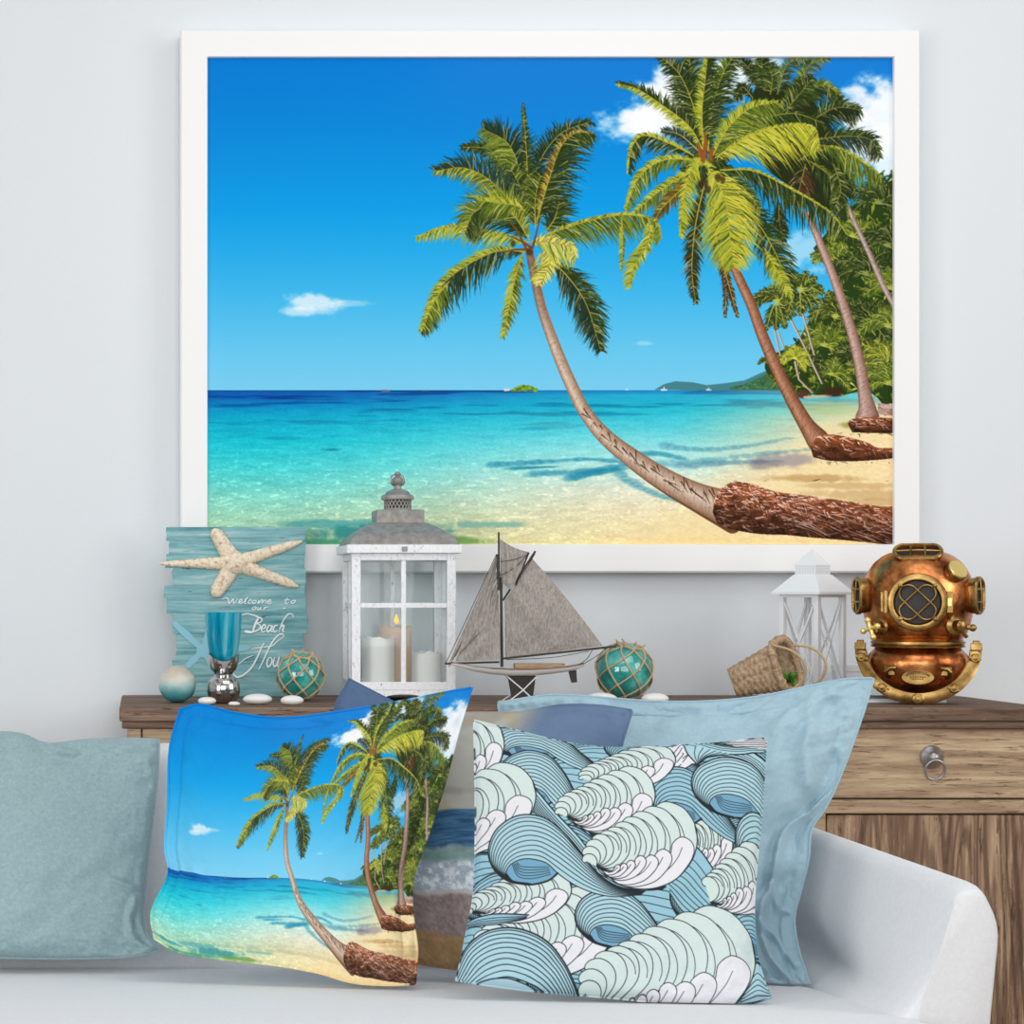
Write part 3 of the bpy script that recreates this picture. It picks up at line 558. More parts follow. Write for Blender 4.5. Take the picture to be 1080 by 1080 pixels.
# teal planks
m = Mat('painted_planks', rough=.85); n = m.noise(7, (1.2, 1, 16), 6, .65, .3); c = m.ramp(n, [(.3, (78, 134, 142)), (.46, (120, 172, 178)), (.58, (146, 190, 194)), (.72, (196, 208, 206))])
sp = m.noise(30, (1, 1, 7), 4, .7); c = m.mix(m.ramp(sp, [(.3, (255, 255, 255)), (.36, (0, 0, 0))]), c, (58, 88, 92))
w = m.noise(24, (.7, 1, 7), 5, .7); c = m.mix(m.ramp(w, [(.66, (0, 0, 0)), (.74, (170, 170, 170))]), c, (206, 208, 200)); m.base(c); m.bump(n, .35, .003); M_['planks'] = m.m
m = Mat('dried_starfish', (226, 208, 180), .9); c = m.ramp(m.noise(150, detail=4, rough=.7), [(.34, (190, 150, 124)), (.46, (236, 218, 190)), (.66, (248, 238, 218))]); m.base(c); m.bump(m.noise(330, detail=2), .8, .002); M_['starfish'] = m.m
M_['star_paint'] = Mat('pale_blue_paint', (142, 198, 214), .8).m
M_['letter'] = Mat('white_lettering', (244, 248, 248), .8).m
m = Mat('ombre_ceramic', rough=.35); tc = m.new('ShaderNodeTexCoord'); sx = m.new('ShaderNodeSeparateXYZ'); m.link(tc.outputs['Generated'], sx.inputs[0])
ad = m.new('ShaderNodeMath'); ad.operation = 'MULTIPLY_ADD'; ad.inputs[1].default_value = .28; m.link(m.noise(45), ad.inputs[0]); m.link(sx.outputs[2], ad.inputs[2])
m.base(m.ramp(ad.outputs[0], [(.12, (36, 116, 122)), (.42, (86, 162, 166)), (.62, (170, 202, 198)), (.8, (212, 208, 196)), (1., (196, 184, 168))])); M_['ombre'] = m.m
# copper and brass
m = Mat('hammered_copper', rough=.3, metal=1.); c = m.ramp(m.noise(26, detail=6, rough=.65), [(.32, (86, 46, 24)), (.46, (170, 98, 54)), (.6, (220, 146, 88)), (.76, (246, 192, 128))]); m.base(c); m.bump(m.noise(55, detail=3), .22, .004); M_['copper'] = m.m
m = Mat('aged_brass', rough=.32, metal=1.); c = m.ramp(m.noise(40, detail=5), [(.3, (112, 84, 46)), (.55, (168, 134, 80)), (.75, (206, 172, 108))]); m.base(c); m.bump(m.noise(120), .1, .002); M_['brass'] = m.m
M_['gold'] = Mat('polished_brass', (250, 222, 140), .3, .55).m
M_['port_glass'] = Mat('dark_port_glass', (58, 54, 54), .45, 0., Specular_IOR_Level=.25).m
M_['iron'] = Mat('aged_iron', (176, 172, 172), .4, 1.).m
M_['gap'] = Mat('dark_gap', (40, 30, 26), .9).m
m = Mat('sail_cloth', rough=.95); a = m.noise(420, (1, 1, .25), 4, .75); m.base(m.ramp(a, [(.3, (128, 120, 114)), (.5, (158, 150, 143)), (.7, (184, 177, 168))])); m.bump(m.noise(60, (2.4, 1, .35), 4), .7, .004); M_['sail'] = m.m
M_['spar'] = Mat('dark_spar', (64, 54, 48), .7).m
M_['hull'] = Mat('off_white_hull', (226, 222, 218), .6).m
M_['deck'] = wood('deck_wood', [(110, 86, 66), (158, 130, 106), (180, 152, 126), (200, 174, 146)], 0, 3)
M_['keel'] = Mat('dark_keel', (52, 46, 44), .7).m
m = Mat('wicker', rough=.85); c = m.ramp(m.noise(130, (1, 1, 1), 5, .7), [(.3, (126, 102, 78)), (.5, (172, 146, 116)), (.7, (206, 182, 150))]); m.base(c); m.bump(m.noise(420), .5, .001); M_['wicker'] = m.m
m = Mat('leaf', (70, 128, 40), .5); m.base(m.ramp(m.noise(90), [(.3, (44, 98, 24)), (.7, (104, 164, 58))])); M_['leaf'] = m.m
M_['white_card'] = Mat('white_card', (236, 238, 241), .8).m
M_['slate'] = Mat('slate_cloth_cover', (98, 106, 118), .8).m
M_['paper'] = Mat('paper', (214, 210, 200), .9).m
# ------------------------------------------------------------------ room
struct(MB().box((-3.2, 0, 0), (3.4, .12, 2.7)).build('wall_back', M_['wall'], smooth=False))
struct(MB().box((-3.2, -5, -.1), (3.4, .12, 0)).build('floor', M_['floor'], smooth=False))
struct(MB().box((-3.2, -.018, 0), (3.4, 0, .11)).build('baseboard_back', M_['frame'], smooth=False, bevel=.004))
# ------------------------------------------------------------------ helper: coloured grid
def colour(o, A):
    """A: (n,3) sRGB 0..1 colours per vertex -> linear colour attribute"""
    A = np.clip(A, 0, 1).astype(np.float32); L = np.where(A <= .04045, A / 12.92, ((A + .055) / 1.055) ** 2.4)
    at_ = o.data.color_attributes.new('print', 'FLOAT_COLOR', 'POINT'); at_.data.foreach_set('color', np.hstack([L, np.ones((len(L), 1), np.float32)]).ravel())
def fastmesh(name, V, Fq, mat, parent, smooth=True):
    me = bpy.data.meshes.new(name); nv, nf = len(V), len(Fq)
    off = np.array(origin_of(parent)); me.vertices.add(nv); me.vertices.foreach_set('co', (V - off).astype(np.float32).ravel())
    me.loops.add(nf * 4); me.loops.foreach_set('vertex_index', Fq.astype(np.int32).ravel()); me.polygons.add(nf)
    me.polygons.foreach_set('loop_start', np.arange(0, nf * 4, 4, dtype=np.int32)); me.polygons.foreach_set('loop_total', np.full(nf, 4, np.int32))
    me.polygons.foreach_set('use_smooth', np.full(nf, smooth, bool)); me.update(calc_edges=True); me.validate()
    o = bpy.data.objects.new(name, me); COL.objects.link(o); o.parent = parent; me.materials.append(mat); return o
def quads(h, w, o=0):
    i = np.arange(h * w).reshape(h, w) + o
    return np.stack([i[:-1, :-1], i[1:, :-1], i[1:, 1:], i[:-1, 1:]], -1).reshape(-1, 4)
def sample(img, U, V):
    h, w = img.shape[:2]; x = np.clip(U * w - .5, 0, w - 1.001); y = np.clip(V * h - .5, 0, h - 1.001); i = x.astype(int); j = y.astype(int); fx = (x - i)[..., None]; fy = (y - j)[..., None]
    return (img[j, i] * (1 - fx) + img[j, i + 1] * fx) * (1 - fy) + (img[j + 1, i] * (1 - fx) + img[j + 1, i + 1] * fx) * fy
ART = beach(3); art = ART.small(2)
# ------------------------------------------------------------------ picture on the wall
a = at(190, 604, 3.70); b = at(971, 31, 3.70); ia = at(219, 574, 3.70); ib = at(943, 60, 3.70)
pic = thing('framed_picture', ((a.x + b.x) / 2, 0, a.z), 'large white framed print of palm trees leaning over a turquoise beach, hung on the wall', 'picture')
y0, y1 = -.05, -.002
def moulding(p, q, r, s_):   # outer p-q, inner r-s_ (x, z)
    prof = ((0, y1), (0, y0 + .003), (.06, y0), (.975, y0), (1, y0 + .002), (1, y1))
    A = [Vector((p[0] + (s_[0] - p[0]) * t, y, p[1] + (s_[1] - p[1]) * t)) for t, y in prof]; B = [Vector((q[0] + (r[0] - q[0]) * t, y, q[1] + (r[1] - q[1]) * t)) for t, y in prof]
    return MB().prism(A, B)
O = [(a.x, a.z), (b.x, a.z), (b.x, b.z), (a.x, b.z)]; I = [(ia.x, ia.z), (ib.x, ia.z), (ib.x, ib.z), (ia.x, ib.z)]
for k in range(4): moulding(O[k], O[(k + 1) % 4], I[(k + 1) % 4], I[k]).build('frame_side', M_['frame'], pic, smooth=False)
pa, pb = at(219, 574, 3.708), at(943, 60, 3.708); h, w = art.shape[:2]
xs = np.linspace(pa.x - .001, pb.x + .001, w); zs = np.linspace(pb.z, pa.z, h); XX, ZZ = np.meshgrid(xs, zs)
o = fastmesh('canvas_print', np.stack([XX.ravel(), np.full(XX.size, -.042), ZZ.ravel()], 1), quads(h, w), M_['print'], pic, False); colour(o, art.reshape(-1, 3))
MB().box((a.x + .02, -.03, a.z + .02), (b.x - .02, -.003, b.z - .02)).build('backing_board', M_['white_card'], pic, smooth=False)
# ------------------------------------------------------------------ sideboard
TOP = .85; SX0, SX1 = -.036, 1.425; dF, dB = 3.33, 3.73
def Y(d): return d - WALL
sb = thing('sideboard', ((SX0 + SX1) / 2, Y(3.53), 0), 'weathered brown wooden sideboard behind the sofa, carrying the beach ornaments', 'sideboard')
tp = MB().box((SX0, Y(dF), TOP - .022), (SX1, Y(dB), TOP)).box((SX0 + .004, Y(dF) + .006, TOP - .034), (SX1 - .004, Y(dB) - .004, TOP - .022)); tp.build('worktop', M_['wood_top'], sb, smooth=False, bevel=.003)
B0, B1 = SX0 + .012, SX1 - .012; yf = Y(dF) + .012; yb = Y(dB) - .006
def zpx(py, d=dF + .01): return CZ - (py - PY0) / F * d
zt = TOP - .034; zd1, zd0 = zpx(764), zpx(844); zq1, zq0 = zpx(858), .1
nb = 4; bx = [B0 + .010 + (B1 + .010 - B0 - .010) * k / nb for k in range(nb + 1)]
c = MB().box((B0, yf + .02, .06), (B1, yb, zt)); c.box((B0, yf, zd1), (B1, yf + .02, zt)).box((B0, yf, zq1), (B1, yf + .02, zd0)).box((B0, yf, .06), (B1, yf + .02, zq0))
for k in range(nb + 1): c.box((bx[k] - .012 if k else B0, yf + .001, zq0), (bx[k] + .012 if k < nb else B1, yf + .02, zq1)); c.box((bx[k] - .012 if k else B0, yf + .001, zd0), (bx[k] + .012 if k < nb else B1, yf + .02, zd1))
c.build('carcass', M_['wood_x'], sb, smooth=False, bevel=.0015)
for x in (B0, B1 - .05):
    for y in (yf, yb - .05): MB().box((x, y, 0), (x + .05, y + .05, .06)).build('foot', M_['wood_x'], sb, smooth=False, bevel=.002)
for k in range(nb):
    x0, x1 = bx[k] + .0145, min(bx[k + 1] - .0145, B1 - .004)
    d = MB().box((x0, yf + .003, zd0 + .003), (x1, yf + .018, zd1 - .003)).build('drawer', M_['wood_x'], sb, smooth=False, bevel=.002)
    kc = Vector(((x0 + x1) / 2, yf + .003, (zd0 + zd1) / 2 + .008)); R = Matrix.Rotation(math.radians(90), 3, 'X')
    MB().lathe([(.0185, 0), (.0185, .002), (.016, .005), (.011, .008), (.009, .012), (.006, .016), (.002, .0175)], kc, R, 28).build('rosette', M_['iron'], d)
    rc = kc + Vector((0, -.014, -.019)); MB().tube([rc + Vector((.0155 * math.cos(t), -.004 * math.sin(t), .0155 * math.sin(t))) for t in [2 * math.pi * i / 32 for i in range(32)]], .0021, 8, True).build('ring', M_['iron'], d)
    dr = MB().box((x0, yf + .003, zq0 + .003), (x1, yf + .018, zq1 - .003)).build('cabinet_door', M_['wood_z'], sb, smooth=False, bevel=.002)
# ------------------------------------------------------------------ sofa
def zseat(d): return .54 - (d - 2.5) * .09
sofa = thing('sofa', (0, Y(2.8), 0), 'pale grey upholstered sofa with a slim sloping arm in front of the sideboard', 'sofa')
XL = -.95
def rounded(sec_pts, r=.03, n=5):
    """rounded polygon (2-D)"""
    out = []; N = len(sec_pts)
    for i in range(N):
        p0, p, p1 = Vector(sec_pts[i - 1]), Vector(sec_pts[i]), Vector(sec_pts[(i + 1) % N]); a_ = (p0 - p); b_ = (p1 - p); rr = min(r, a_.length * .45, b_.length * .45); A = p + a_.normalized() * rr; B = p + b_.normalized() * rr
        for k in range(n + 1): t = k / n; out.append(A * (1 - t) ** 2 + p * 2 * t * (1 - t) + B * t * t)
    return out
sec = rounded([(3.085, .40), (3.15, .80), (3.29, .80), (3.305, .1), (3.085, .1)], .04)
MB().loft([[Vector((x, Y(d), z)) for d, z in sec] for x in [XL + .02] + list(np.linspace(XL + .05, .90, 14)) + [.93]]).build('sofa_back', M_['sofa'], sofa, ang=60)
sec = rounded([(2.27, .40), (2.27, zseat(2.27)), (2.45, zseat(2.45) + .002), (3.08, zseat(3.08)), (3.08, .40)], .035)
MB().loft([[Vector((x, Y(2.7 + (d - 2.7) * s_), .47 + (z - .47) * s_)) for d, z in sec] for x, s_ in [(XL + .1, .96), (XL + .115, .99), (XL + .14, 1)] + [(x, 1) for x in np.linspace(XL + .2, .82, 12)] + [(.855, .99), (.87, .96)]]).build('seat_cushion', M_['sofa'], sofa, ang=60)
MB().box((XL + .03, Y(2.30), .12), (.80, Y(3.08), .40)).build('seat_base', M_['sofa'], sofa, bevel=.015)
def arm(sx, ox):
    base = [(.955, .1), (.966, .54), (.978, .655), (.955, .700), (.925, .695), (.897, .605), (.866, .552), (.80, .515), (.795, .1)]
    sec = rounded(base, .028); cx, cz = .89, .45; R = []
    for d, g in ((2.405, .86), (2.408, .92), (2.415, .96), (2.43, .988), (2.45, 1.), (2.6, 1), (2.8, 1), (3.0, 1), (3.2, 1), (3.28, 1), (3.295, .97)):
        R.append([Vector((ox + sx * (cx + (x - cx) * (g if g == 1 else (1 - (1 - g) * .9))), Y(d), cz + (z - cz) * (1 - (1 - g) * .35))) for x, z in [(x + .075 * sst(2.5, 2.72, d) * sst(.63, .53, z) * sst(.93, .84, x), z) for x, z in sec]])
    o_ = MB().loft(R).build('armrest', M_['sofa'], sofa, ang=60)
    s1 = [Vector((ox + sx * x, Y(d) - .001, z)) for x, d, z in ((.936, 2.425, .69), (.918, 2.418, .66), (.895, 2.414, .61), (.872, 2.412, .54), (.86, 2.412, .40), (.86, 2.412, .14))]
    return o_
arm(1, 0); arm(-1, .02)
for x in (XL + .08, .86):
    for d in (2.5, 3.2): MB().lathe([(.014, 0), (.022, .12)], (x, Y(d), 0), None, 16).build('foot', M_['wood_top'], sofa)
# ------------------------------------------------------------------ cushions
def pillow(label, edges, d0, k, mslope, X0, T, mat, img=None, n=120, seed=0, name='throw_pillow', flange=.0, wr=.004, mapuv=None, px=None, ridges=()):
    z0 = .53
    def w2(P):
        P = np.asarray(P, float); p = (P[:, 0] - PX) / F; q = (P[:, 1] - PY0) / F
        d = (d0 + (CZ - z0) * k - X0 * mslope) / (1 + q * k - p * mslope)
        return np.stack([p * d, d - WALL, CZ - q * d], 1)
    tpx, rpx, bpx, lpx = [resamp(spl(e, 16), n) for e in edges]     # top l->r, right t->b, bottom l->r, left t->b
    top, rgt, bot, lft = [w2(e) for e in (tpx, rpx, bpx, lpx)]
    v = np.linspace(0, 1, n)[:, None, None]; u = np.linspace(0, 1, n)[None, :, None]
    C = (1 - v) * top[None] + v * bot[None] + (1 - u) * lft[:, None] + u * rgt[:, None] - ((1 - u) * (1 - v) * top[0] + u * (1 - v) * top[-1] + (1 - u) * v * bot[0] + u * v * bot[-1])
    U = np.repeat(u[..., 0], n, 0); V = np.repeat(v[..., 0], n, 1)
    N = np.array((mslope, -1., k)); N /= np.linalg.norm(N)
    e = np.clip(np.minimum(np.minimum(U, 1 - U), np.minimum(V, 1 - V)), 0, 1)
    sU = np.clip((U - flange) / (1 - 2 * flange), 0, 1); sV = np.clip((V - flange) / (1 - 2 * flange), 0, 1)
    prof = (np.sin(np.pi * sU) * np.sin(np.pi * sV)) ** .5
    edge = np.exp(-e / .09) * sst(0, .03, e)
    nz = fbm(U * 9 + seed * 7.3, V * 9, 4, seed) - .5; nz2 = fbm((U + V) * 5 + seed, (U - V) * 2.2 + 9, 3, seed + 3) - .5
    cor = np.exp(-np.minimum.reduce([np.hypot(U - a_, V - b_) for a_ in (0, 1) for b_ in (0, 1)]) / .16)
    front = T * prof + edge * nz * wr * 3 + nz2 * wr * 2.2 * sst(0, .1, e) + cor * nz * wr * 4 * sst(0, .03, e) + .002 * sst(0, .02, e)
    for P, amp, wdt in ridges:
        P = resamp(spl(P, 8), 220); D = np.min([np.hypot(U - p[0], V - p[1]) for p in P], 0)
        front = front + sst(0, .03, e) * amp * (np.exp(-(D / wdt) ** 2) - .55 * np.exp(-(D / (wdt * 2.2)) ** 2))
    back = T * prof + .002 * sst(0, .02, e)
    Vf = (C + N * front[..., None]).reshape(-1, 3); Vb = (C - N * back[..., None]).reshape(-1, 3)
    for VV in (Vf, Vb): VV[:, 2] = np.maximum(VV[:, 2], .54 - (VV[:, 1] + WALL - 2.5) * .09 + .0035)
    bx_, by_ = C.reshape(-1, 3)[:, 0].mean(), C.reshape(-1, 3)[:, 1].mean()
    root = thing(name, (bx_, by_, float(Vf[:, 2].min())), label, 'cushion')
    o = fastmesh('cushion_cover', np.vstack([Vf, Vb]), np.vstack([quads(n, n), quads(n, n, n * n)[:, ::-1]]), mat, root)
    if img is not None:
        if mapuv == 'px':   # pattern drawn at the cushion's own outline
            cp = (1 - v) * tpx[None] + v * bpx[None] + (1 - u) * lpx[:, None] + u * rpx[:, None] - ((1 - u) * (1 - v) * tpx[0] + u * (1 - v) * tpx[-1] + (1 - u) * v * bpx[0] + u * v * bpx[-1])
            A = sample(img, (cp[..., 0] - px[0]) / (px[2] - px[0]), (cp[..., 1] - px[1]) / (px[3] - px[1]))
        else: A = sample(img, U, V)
        A = A.reshape(-1, 3) * .88 + .065; colour(o, np.vstack([A, A]))
    # welt seam along the outline
    loop = np.vstack([top[:-1], rgt[:-1], bot[::-1][:-1], lft[::-1][:-1]])[::3]
    loop[:, 2] = np.maximum(loop[:, 2], .54 - (loop[:, 1] + WALL - 2.5) * .09 + .0045)
    sm = MB().tube([Vector(p) for p in loop], .0016, 6, True)
    s_ = sm.build('seam', mat, root)
    if img is not None:
        pts = np.array([v_.co + Vector(root.location) for v_ in s_.data.vertices]); allv = np.vstack([top, rgt, bot, lft]); ids = np.arange(n)
        col = np.vstack([A.reshape(n, n, 3)[0], A.reshape(n, n, 3)[:, -1], A.reshape(n, n, 3)[-1], A.reshape(n, n, 3)[:, 0]])
        colour(s_, np.array([col[np.argmin(((allv - p) ** 2).sum(1))] for p in pts]))
    return root
pillow('large plain pale blue cushion with wrinkled edges, rearmost at the right of the sofa',
       ([(525, 741), (590, 733), (700, 740), (790, 736), (880, 718), (922, 715)], [(922, 715), (908, 760), (888, 815), (872, 850), (856, 875), (853, 905), (846, 935), (838, 968), (842, 1000), (850, 1025), (855, 1043)], [(540, 1030), (660, 1032), (780, 1040), (830, 1046), (855, 1043)], [(525, 741), (533, 800), (530, 900), (532, 980), (540, 1030)]),
       2.92, .45, -.38, .50, .052, M_['blue_cloth'], n=240, seed=3, wr=.014, flange=.05, ridges=(([(1., .36), (.95, .46), (.905, .56), (.90, .68), (.885, .78), (.90, .9), (.95, .98)], .022, .016), ([(.9, .68), (.94, .74), (.98, .76)], .016, .014), ([(.86, .1), (.88, .25), (.93, .36)], .014, .03), ([(.89, .8), (.94, .84), (.97, .92)], .018, .014), ([(.7, .06), (.78, .16), (.8, .3)], .008, .03)))
SU = surf(2).a
pillow('cushion printed with breaking surf under a dusky sky, wedged behind the palm and wave cushions',
       ([(368, 716), (405, 735), (450, 757), (490, 752), (545, 751), (590, 744), (630, 744), (667, 749)], [(667, 749), (655, 790), (645, 850), (645, 940), (655, 1018)], [(400, 1010), (437, 1016), (500, 1024), (570, 1026), (655, 1018)], [(368, 716), (352, 760), (372, 850), (385, 940), (400, 1010)]),
       2.825, .45, -.38, .4, .034, M_['cushion_print'], SU, n=320, seed=5)
pillow('palm beach print cushion standing in front of the sideboard, repeating the framed picture',
       ([(190, 748), (212, 743), (250, 752), (300, 757), (360, 750), (420, 740), (470, 730), (498, 725)], [(498, 725), (484, 770), (468, 830), (450, 885), (436, 925), (435, 960), (440, 1000), (439, 1018), (438, 1038)], [(163, 990), (190, 1005), (235, 1012), (290, 1018), (335, 1026), (370, 1036), (405, 1039), (438, 1038)], [(190, 748), (179, 790), (177, 850), (174, 892), (178, 915), (175, 930), (160, 962), (163, 990)]),
       2.71, .45, -.30, .33, .043, M_['cushion_print'], art, n=420, seed=2, flange=.05, name='throw_pillow', ridges=(([(0, .74), (.06, .72), (.13, .68)], .006, .025), ([(.05, .4), (.06, .62), (.05, .9)], .004, .02), ([(.5, .02), (.6, .06), (.7, .05)], .008, .02)))
WV = waves(4)
pillow('square cushion with a blue and white line drawn curling wave pattern, frontmost on the sofa',
       ([(500, 760), (545, 771), (600, 784), (650, 789), (710, 787), (770, 783), (800, 779), (808, 781)], [(808, 781), (806, 810), (803, 860), (798, 910), (795, 960), (798, 1005), (806, 1035), (813, 1052)], [(481, 1034), (520, 1040), (580, 1047), (640, 1052), (700, 1058), (750, 1061), (790, 1058), (813, 1052)], [(500, 760), (501, 800), (502, 870), (500, 940), (494, 975), (487, 1010), (481, 1034)]),
       2.582, .45, -.16, .36, .05, M_['cushion_print'], WV.small(2), n=600, seed=9, mapuv='px', px=(470, 740, 830, 1070))
pillow('plain grey teal cushion at the left edge of the sofa',
       ([(-150, 768), (-80, 771), (0, 772), (25, 775), (50, 784), (95, 780), (140, 779), (168, 780)], [(168, 780), (166, 820), (160, 870), (154, 925), (151, 965), (155, 985), (170, 1002)], [(-160, 1000), (-80, 1008), (0, 1010), (60, 1011), (120, 1010), (150, 1007), (170, 1002)], [(-150, 768), (-155, 850), (-150, 930), (-160, 1000)]),
       2.965, .45, 0, .0, .05, M_['teal_cloth'], n=220, seed=13, wr=.008, ridges=(([(1., .70), (.95, .69), (.88, .66)], .009, .016), ([(.97, .74), (.95, .84), (.955, .94), (.975, 1.)], .009, .016), ([(.62, .0), (.66, .05), (.72, .08)], .012, .02)))
# ------------------------------------------------------------------ ornaments on the sideboard
def cr(ox, oy, sc): return lambda x, y: (ox + x / sc, oy + y / sc)
# wooden sign with its starfish
g5 = cr(160, 540, 4.91); dS = 3.665
def S(x, y, dd=0.): px, py = g5(x, y); return at(px, py, dS + dd)
sg = thing('wooden_sign', (S(440, 960).x, Y(dS) + .006, TOP), 'weathered teal plank sign with a big starfish and white lettering, leaning at the wall', 'sign')
def clampz(p): return Vector((p.x, p.y, max(p.z, TOP + .0005)))
rows = [(78, 150, 78, 795), (150, 218, 90, 798), (218, 290, 72, 790), (290, 380, 108, 800), (380, 445, 62, 790), (445, 525, 78, 800), (525, 630, 108, 806), (630, 705, 128, 785), (705, 765, 130, 782), (765, 850, 108, 778), (850, 966, 120, 780)]
bd = MB(); rnd = random.Random(4)
for y0_, y1_, xl, xr in rows:
    L = [(xl + rnd.uniform(-5, 5), y0_ + (y1_ - y0_) * t) for t in (0, .3, .6, 1)]; R_ = [(xr + rnd.uniform(-4, 4), y0_ + (y1_ - y0_) * t) for t in (1, .7, .4, 0)]
    bd.prism([clampz(S(x, y)) for x, y in L + R_], [clampz(S(x, y, .013)) for x, y in L + R_])
bd.build('plank_board', M_['planks'], sg, smooth=False, bevel=.0008)
st = MB(); C0 = (430, 265)
for tip, w0, w1 in (((318, 88), 104, 62), ((778, 152), 84, 36), ((757, 386), 84, 44), ((320, 440), 104, 70), ((40, 268), 84, 24)):
    ax = Vector((tip[0] - C0[0], tip[1] - C0[1])); Lg = ax.length; ax.normalize(); nx = Vector((-ax.y, ax.x)); R_ = []
    for i in range(15):
        t = -.06 + 1.06 * i / 14; w = (w0 + (w1 - w0) * max(t, 0) ** .8) / 2 * (1 if i < 13 else (.8, .3)[i - 13]) * (1 if i else .5); ring = []
        for k in range(14):
            an = 2 * math.pi * k / 14; q = Vector(C0) + ax * (t * Lg) + nx * (w * math.cos(an)); p = S(q.x, q.y, -.0015); p.y -= max(0, math.sin(an)) * (.004 + w * .00014) - .0005 if math.sin(an) > 0 else 0; ring.append(p)
        R_.append(ring)
    st.loft(R_)
cr_ = []
for rr_, hh_ in ((64, .0005), (60, .006), (48, .011), (30, .0145), (4, .0155)):
    cr_.append([S(C0[0] + rr_ * math.cos(2 * math.pi * k / 30) * (1 + .12 * math.cos(5 * 2 * math.pi * k / 30 + .9)), C0[1] + rr_ * math.sin(2 * math.pi * k / 30), -.0015 - hh_) for k in range(30)])
st.loft(cr_)
note(st.build('starfish', M_['starfish'], sg, ang=60), 'cream dried starfish fixed to the top of the sign')
ps = MB(); cc = Vector((268, 716)); out = []
for tip, w1 in (((108, 568), 26), ((300, 590), 20), ((512, 704), 26), ((330, 836), 20), ((178, 806), 26)):
    ax = Vector(tip) - cc; Lg = ax.length; ax.normalize(); nx = Vector((-ax.y, ax.x))
    if ax.x * 0 + 1: out += [cc + ax * 34 - nx * 14, cc + ax * Lg * .55 - nx * (w1 * .72), cc + ax * Lg * .93 - nx * w1 * .5, cc + ax * Lg, cc + ax * Lg * .93 + nx * w1 * .5, cc + ax * Lg * .55 + nx * (w1 * .72), cc + ax * 34 + nx * 14]
ps.prism([S(p.x, p.y, -.0012) for p in out], [S(p.x, p.y, -.0001) for p in out])
note(ps.build('painted_star', M_['star_paint'], sg, smooth=False), 'pale blue starfish painted on the boards')
g8 = cr(215, 610, 8.307); lt = MB()
def stroke(pts, w=3.2, w1=None):
    P = spl(pts, 6); q = [at(*g8(x, y), dS - .0012) for x, y in P]; r = .00018 * w * .8; n_ = len(q)
    lt.tube(q, [r * (.75 + .45 * math.sin(math.pi * i / max(1, n_ - 1))) for i in range(n_)], 6)
for P, w in (([(160, 183), (190, 173), (212, 178), (222, 220), (258, 183), (262, 220), (300, 178)], 6), ([(310, 207), (336, 198), (330, 188), (315, 192), (306, 210), (320, 220), (342, 212)], 6), ([(345, 215), (370, 182), (386, 165), (374, 178), (360, 215), (372, 221)], 6), ([(420, 196), (405, 190), (390, 205), (395, 220), (416, 216)], 6), ([(442, 192), (425, 205), (432, 220), (450, 215), (458, 198), (442, 192)], 6),
             ([(470, 220), (484, 193), (480, 219), (505, 192), (517, 195), (508, 219), (530, 195), (546, 194), (538, 221)], 6), ([(560, 208), (588, 200), (584, 190), (566, 195), (556, 212), (570, 221), (596, 214)], 6), ([(735, 168), (712, 212), (722, 221), (742, 214)], 6), ([(700, 190), (752, 188)], 5), ([(784, 192), (765, 205), (772, 220), (790, 215), (800, 198), (784, 192), (806, 194)], 6),
             ([(440, 250), (425, 262), (432, 275), (450, 270), (458, 252), (440, 250)], 6), ([(478, 250), (468, 270), (480, 276), (502, 253), (494, 272), (510, 275)], 6), ([(536, 250), (525, 276), (536, 258), (562, 252)], 6), ([(695, 266), (722, 260)], 5),
             ([(478, 345), (452, 400), (428, 465)], 13), ([(334, 320), (380, 312), (440, 325), (490, 345), (512, 362), (495, 384), (455, 396)], 8), ([(455, 396), (490, 408), (492, 440), (450, 464), (405, 476), (360, 468), (382, 462), (425, 474)], 9), ([(510, 448), (538, 432), (536, 410), (520, 412), (506, 442), (514, 470), (542, 458)], 9), ([(592, 416), (572, 412), (553, 445), (562, 470), (586, 450), (600, 414), (588, 462), (604, 468)], 9), ([(648, 414), (626, 414), (608, 445), (618, 471), (646, 458)], 9),
             ([(784, 344), (778, 318), (742, 314), (710, 350), (682, 400), (658, 470)], 8), ([(664, 442), (690, 412), (702, 420), (690, 460), (706, 466)], 10),
             ([(528, 565), (500, 620), (470, 690), (420, 780), (360, 840), (300, 866), (266, 850), (262, 832)], 10), ([(702, 512), (692, 490), (650, 500), (600, 560), (562, 630), (522, 720), (480, 802)], 9), ([(300, 756), (370, 700), (428, 678)], 5), ([(412, 618), (530, 602), (600, 590), (652, 545), (702, 512)], 6),
             ([(585, 690), (562, 710), (552, 745), (562, 776), (585, 760), (598, 720), (585, 690)], 9), ([(622, 690), (608, 740), (616, 772), (640, 755), (662, 690), (645, 755), (656, 772), (682, 745)], 9), ([(728, 692), (708, 700), (715, 728), (730, 748), (715, 772), (694, 766)], 8), ([(745, 735), (770, 715), (764, 695), (748, 705), (740, 745), (752, 770), (776, 755)], 8)):
    stroke(P, w)
note(lt.build('lettering', M_['letter'], sg), 'white script reading Welcome to our Beach House')
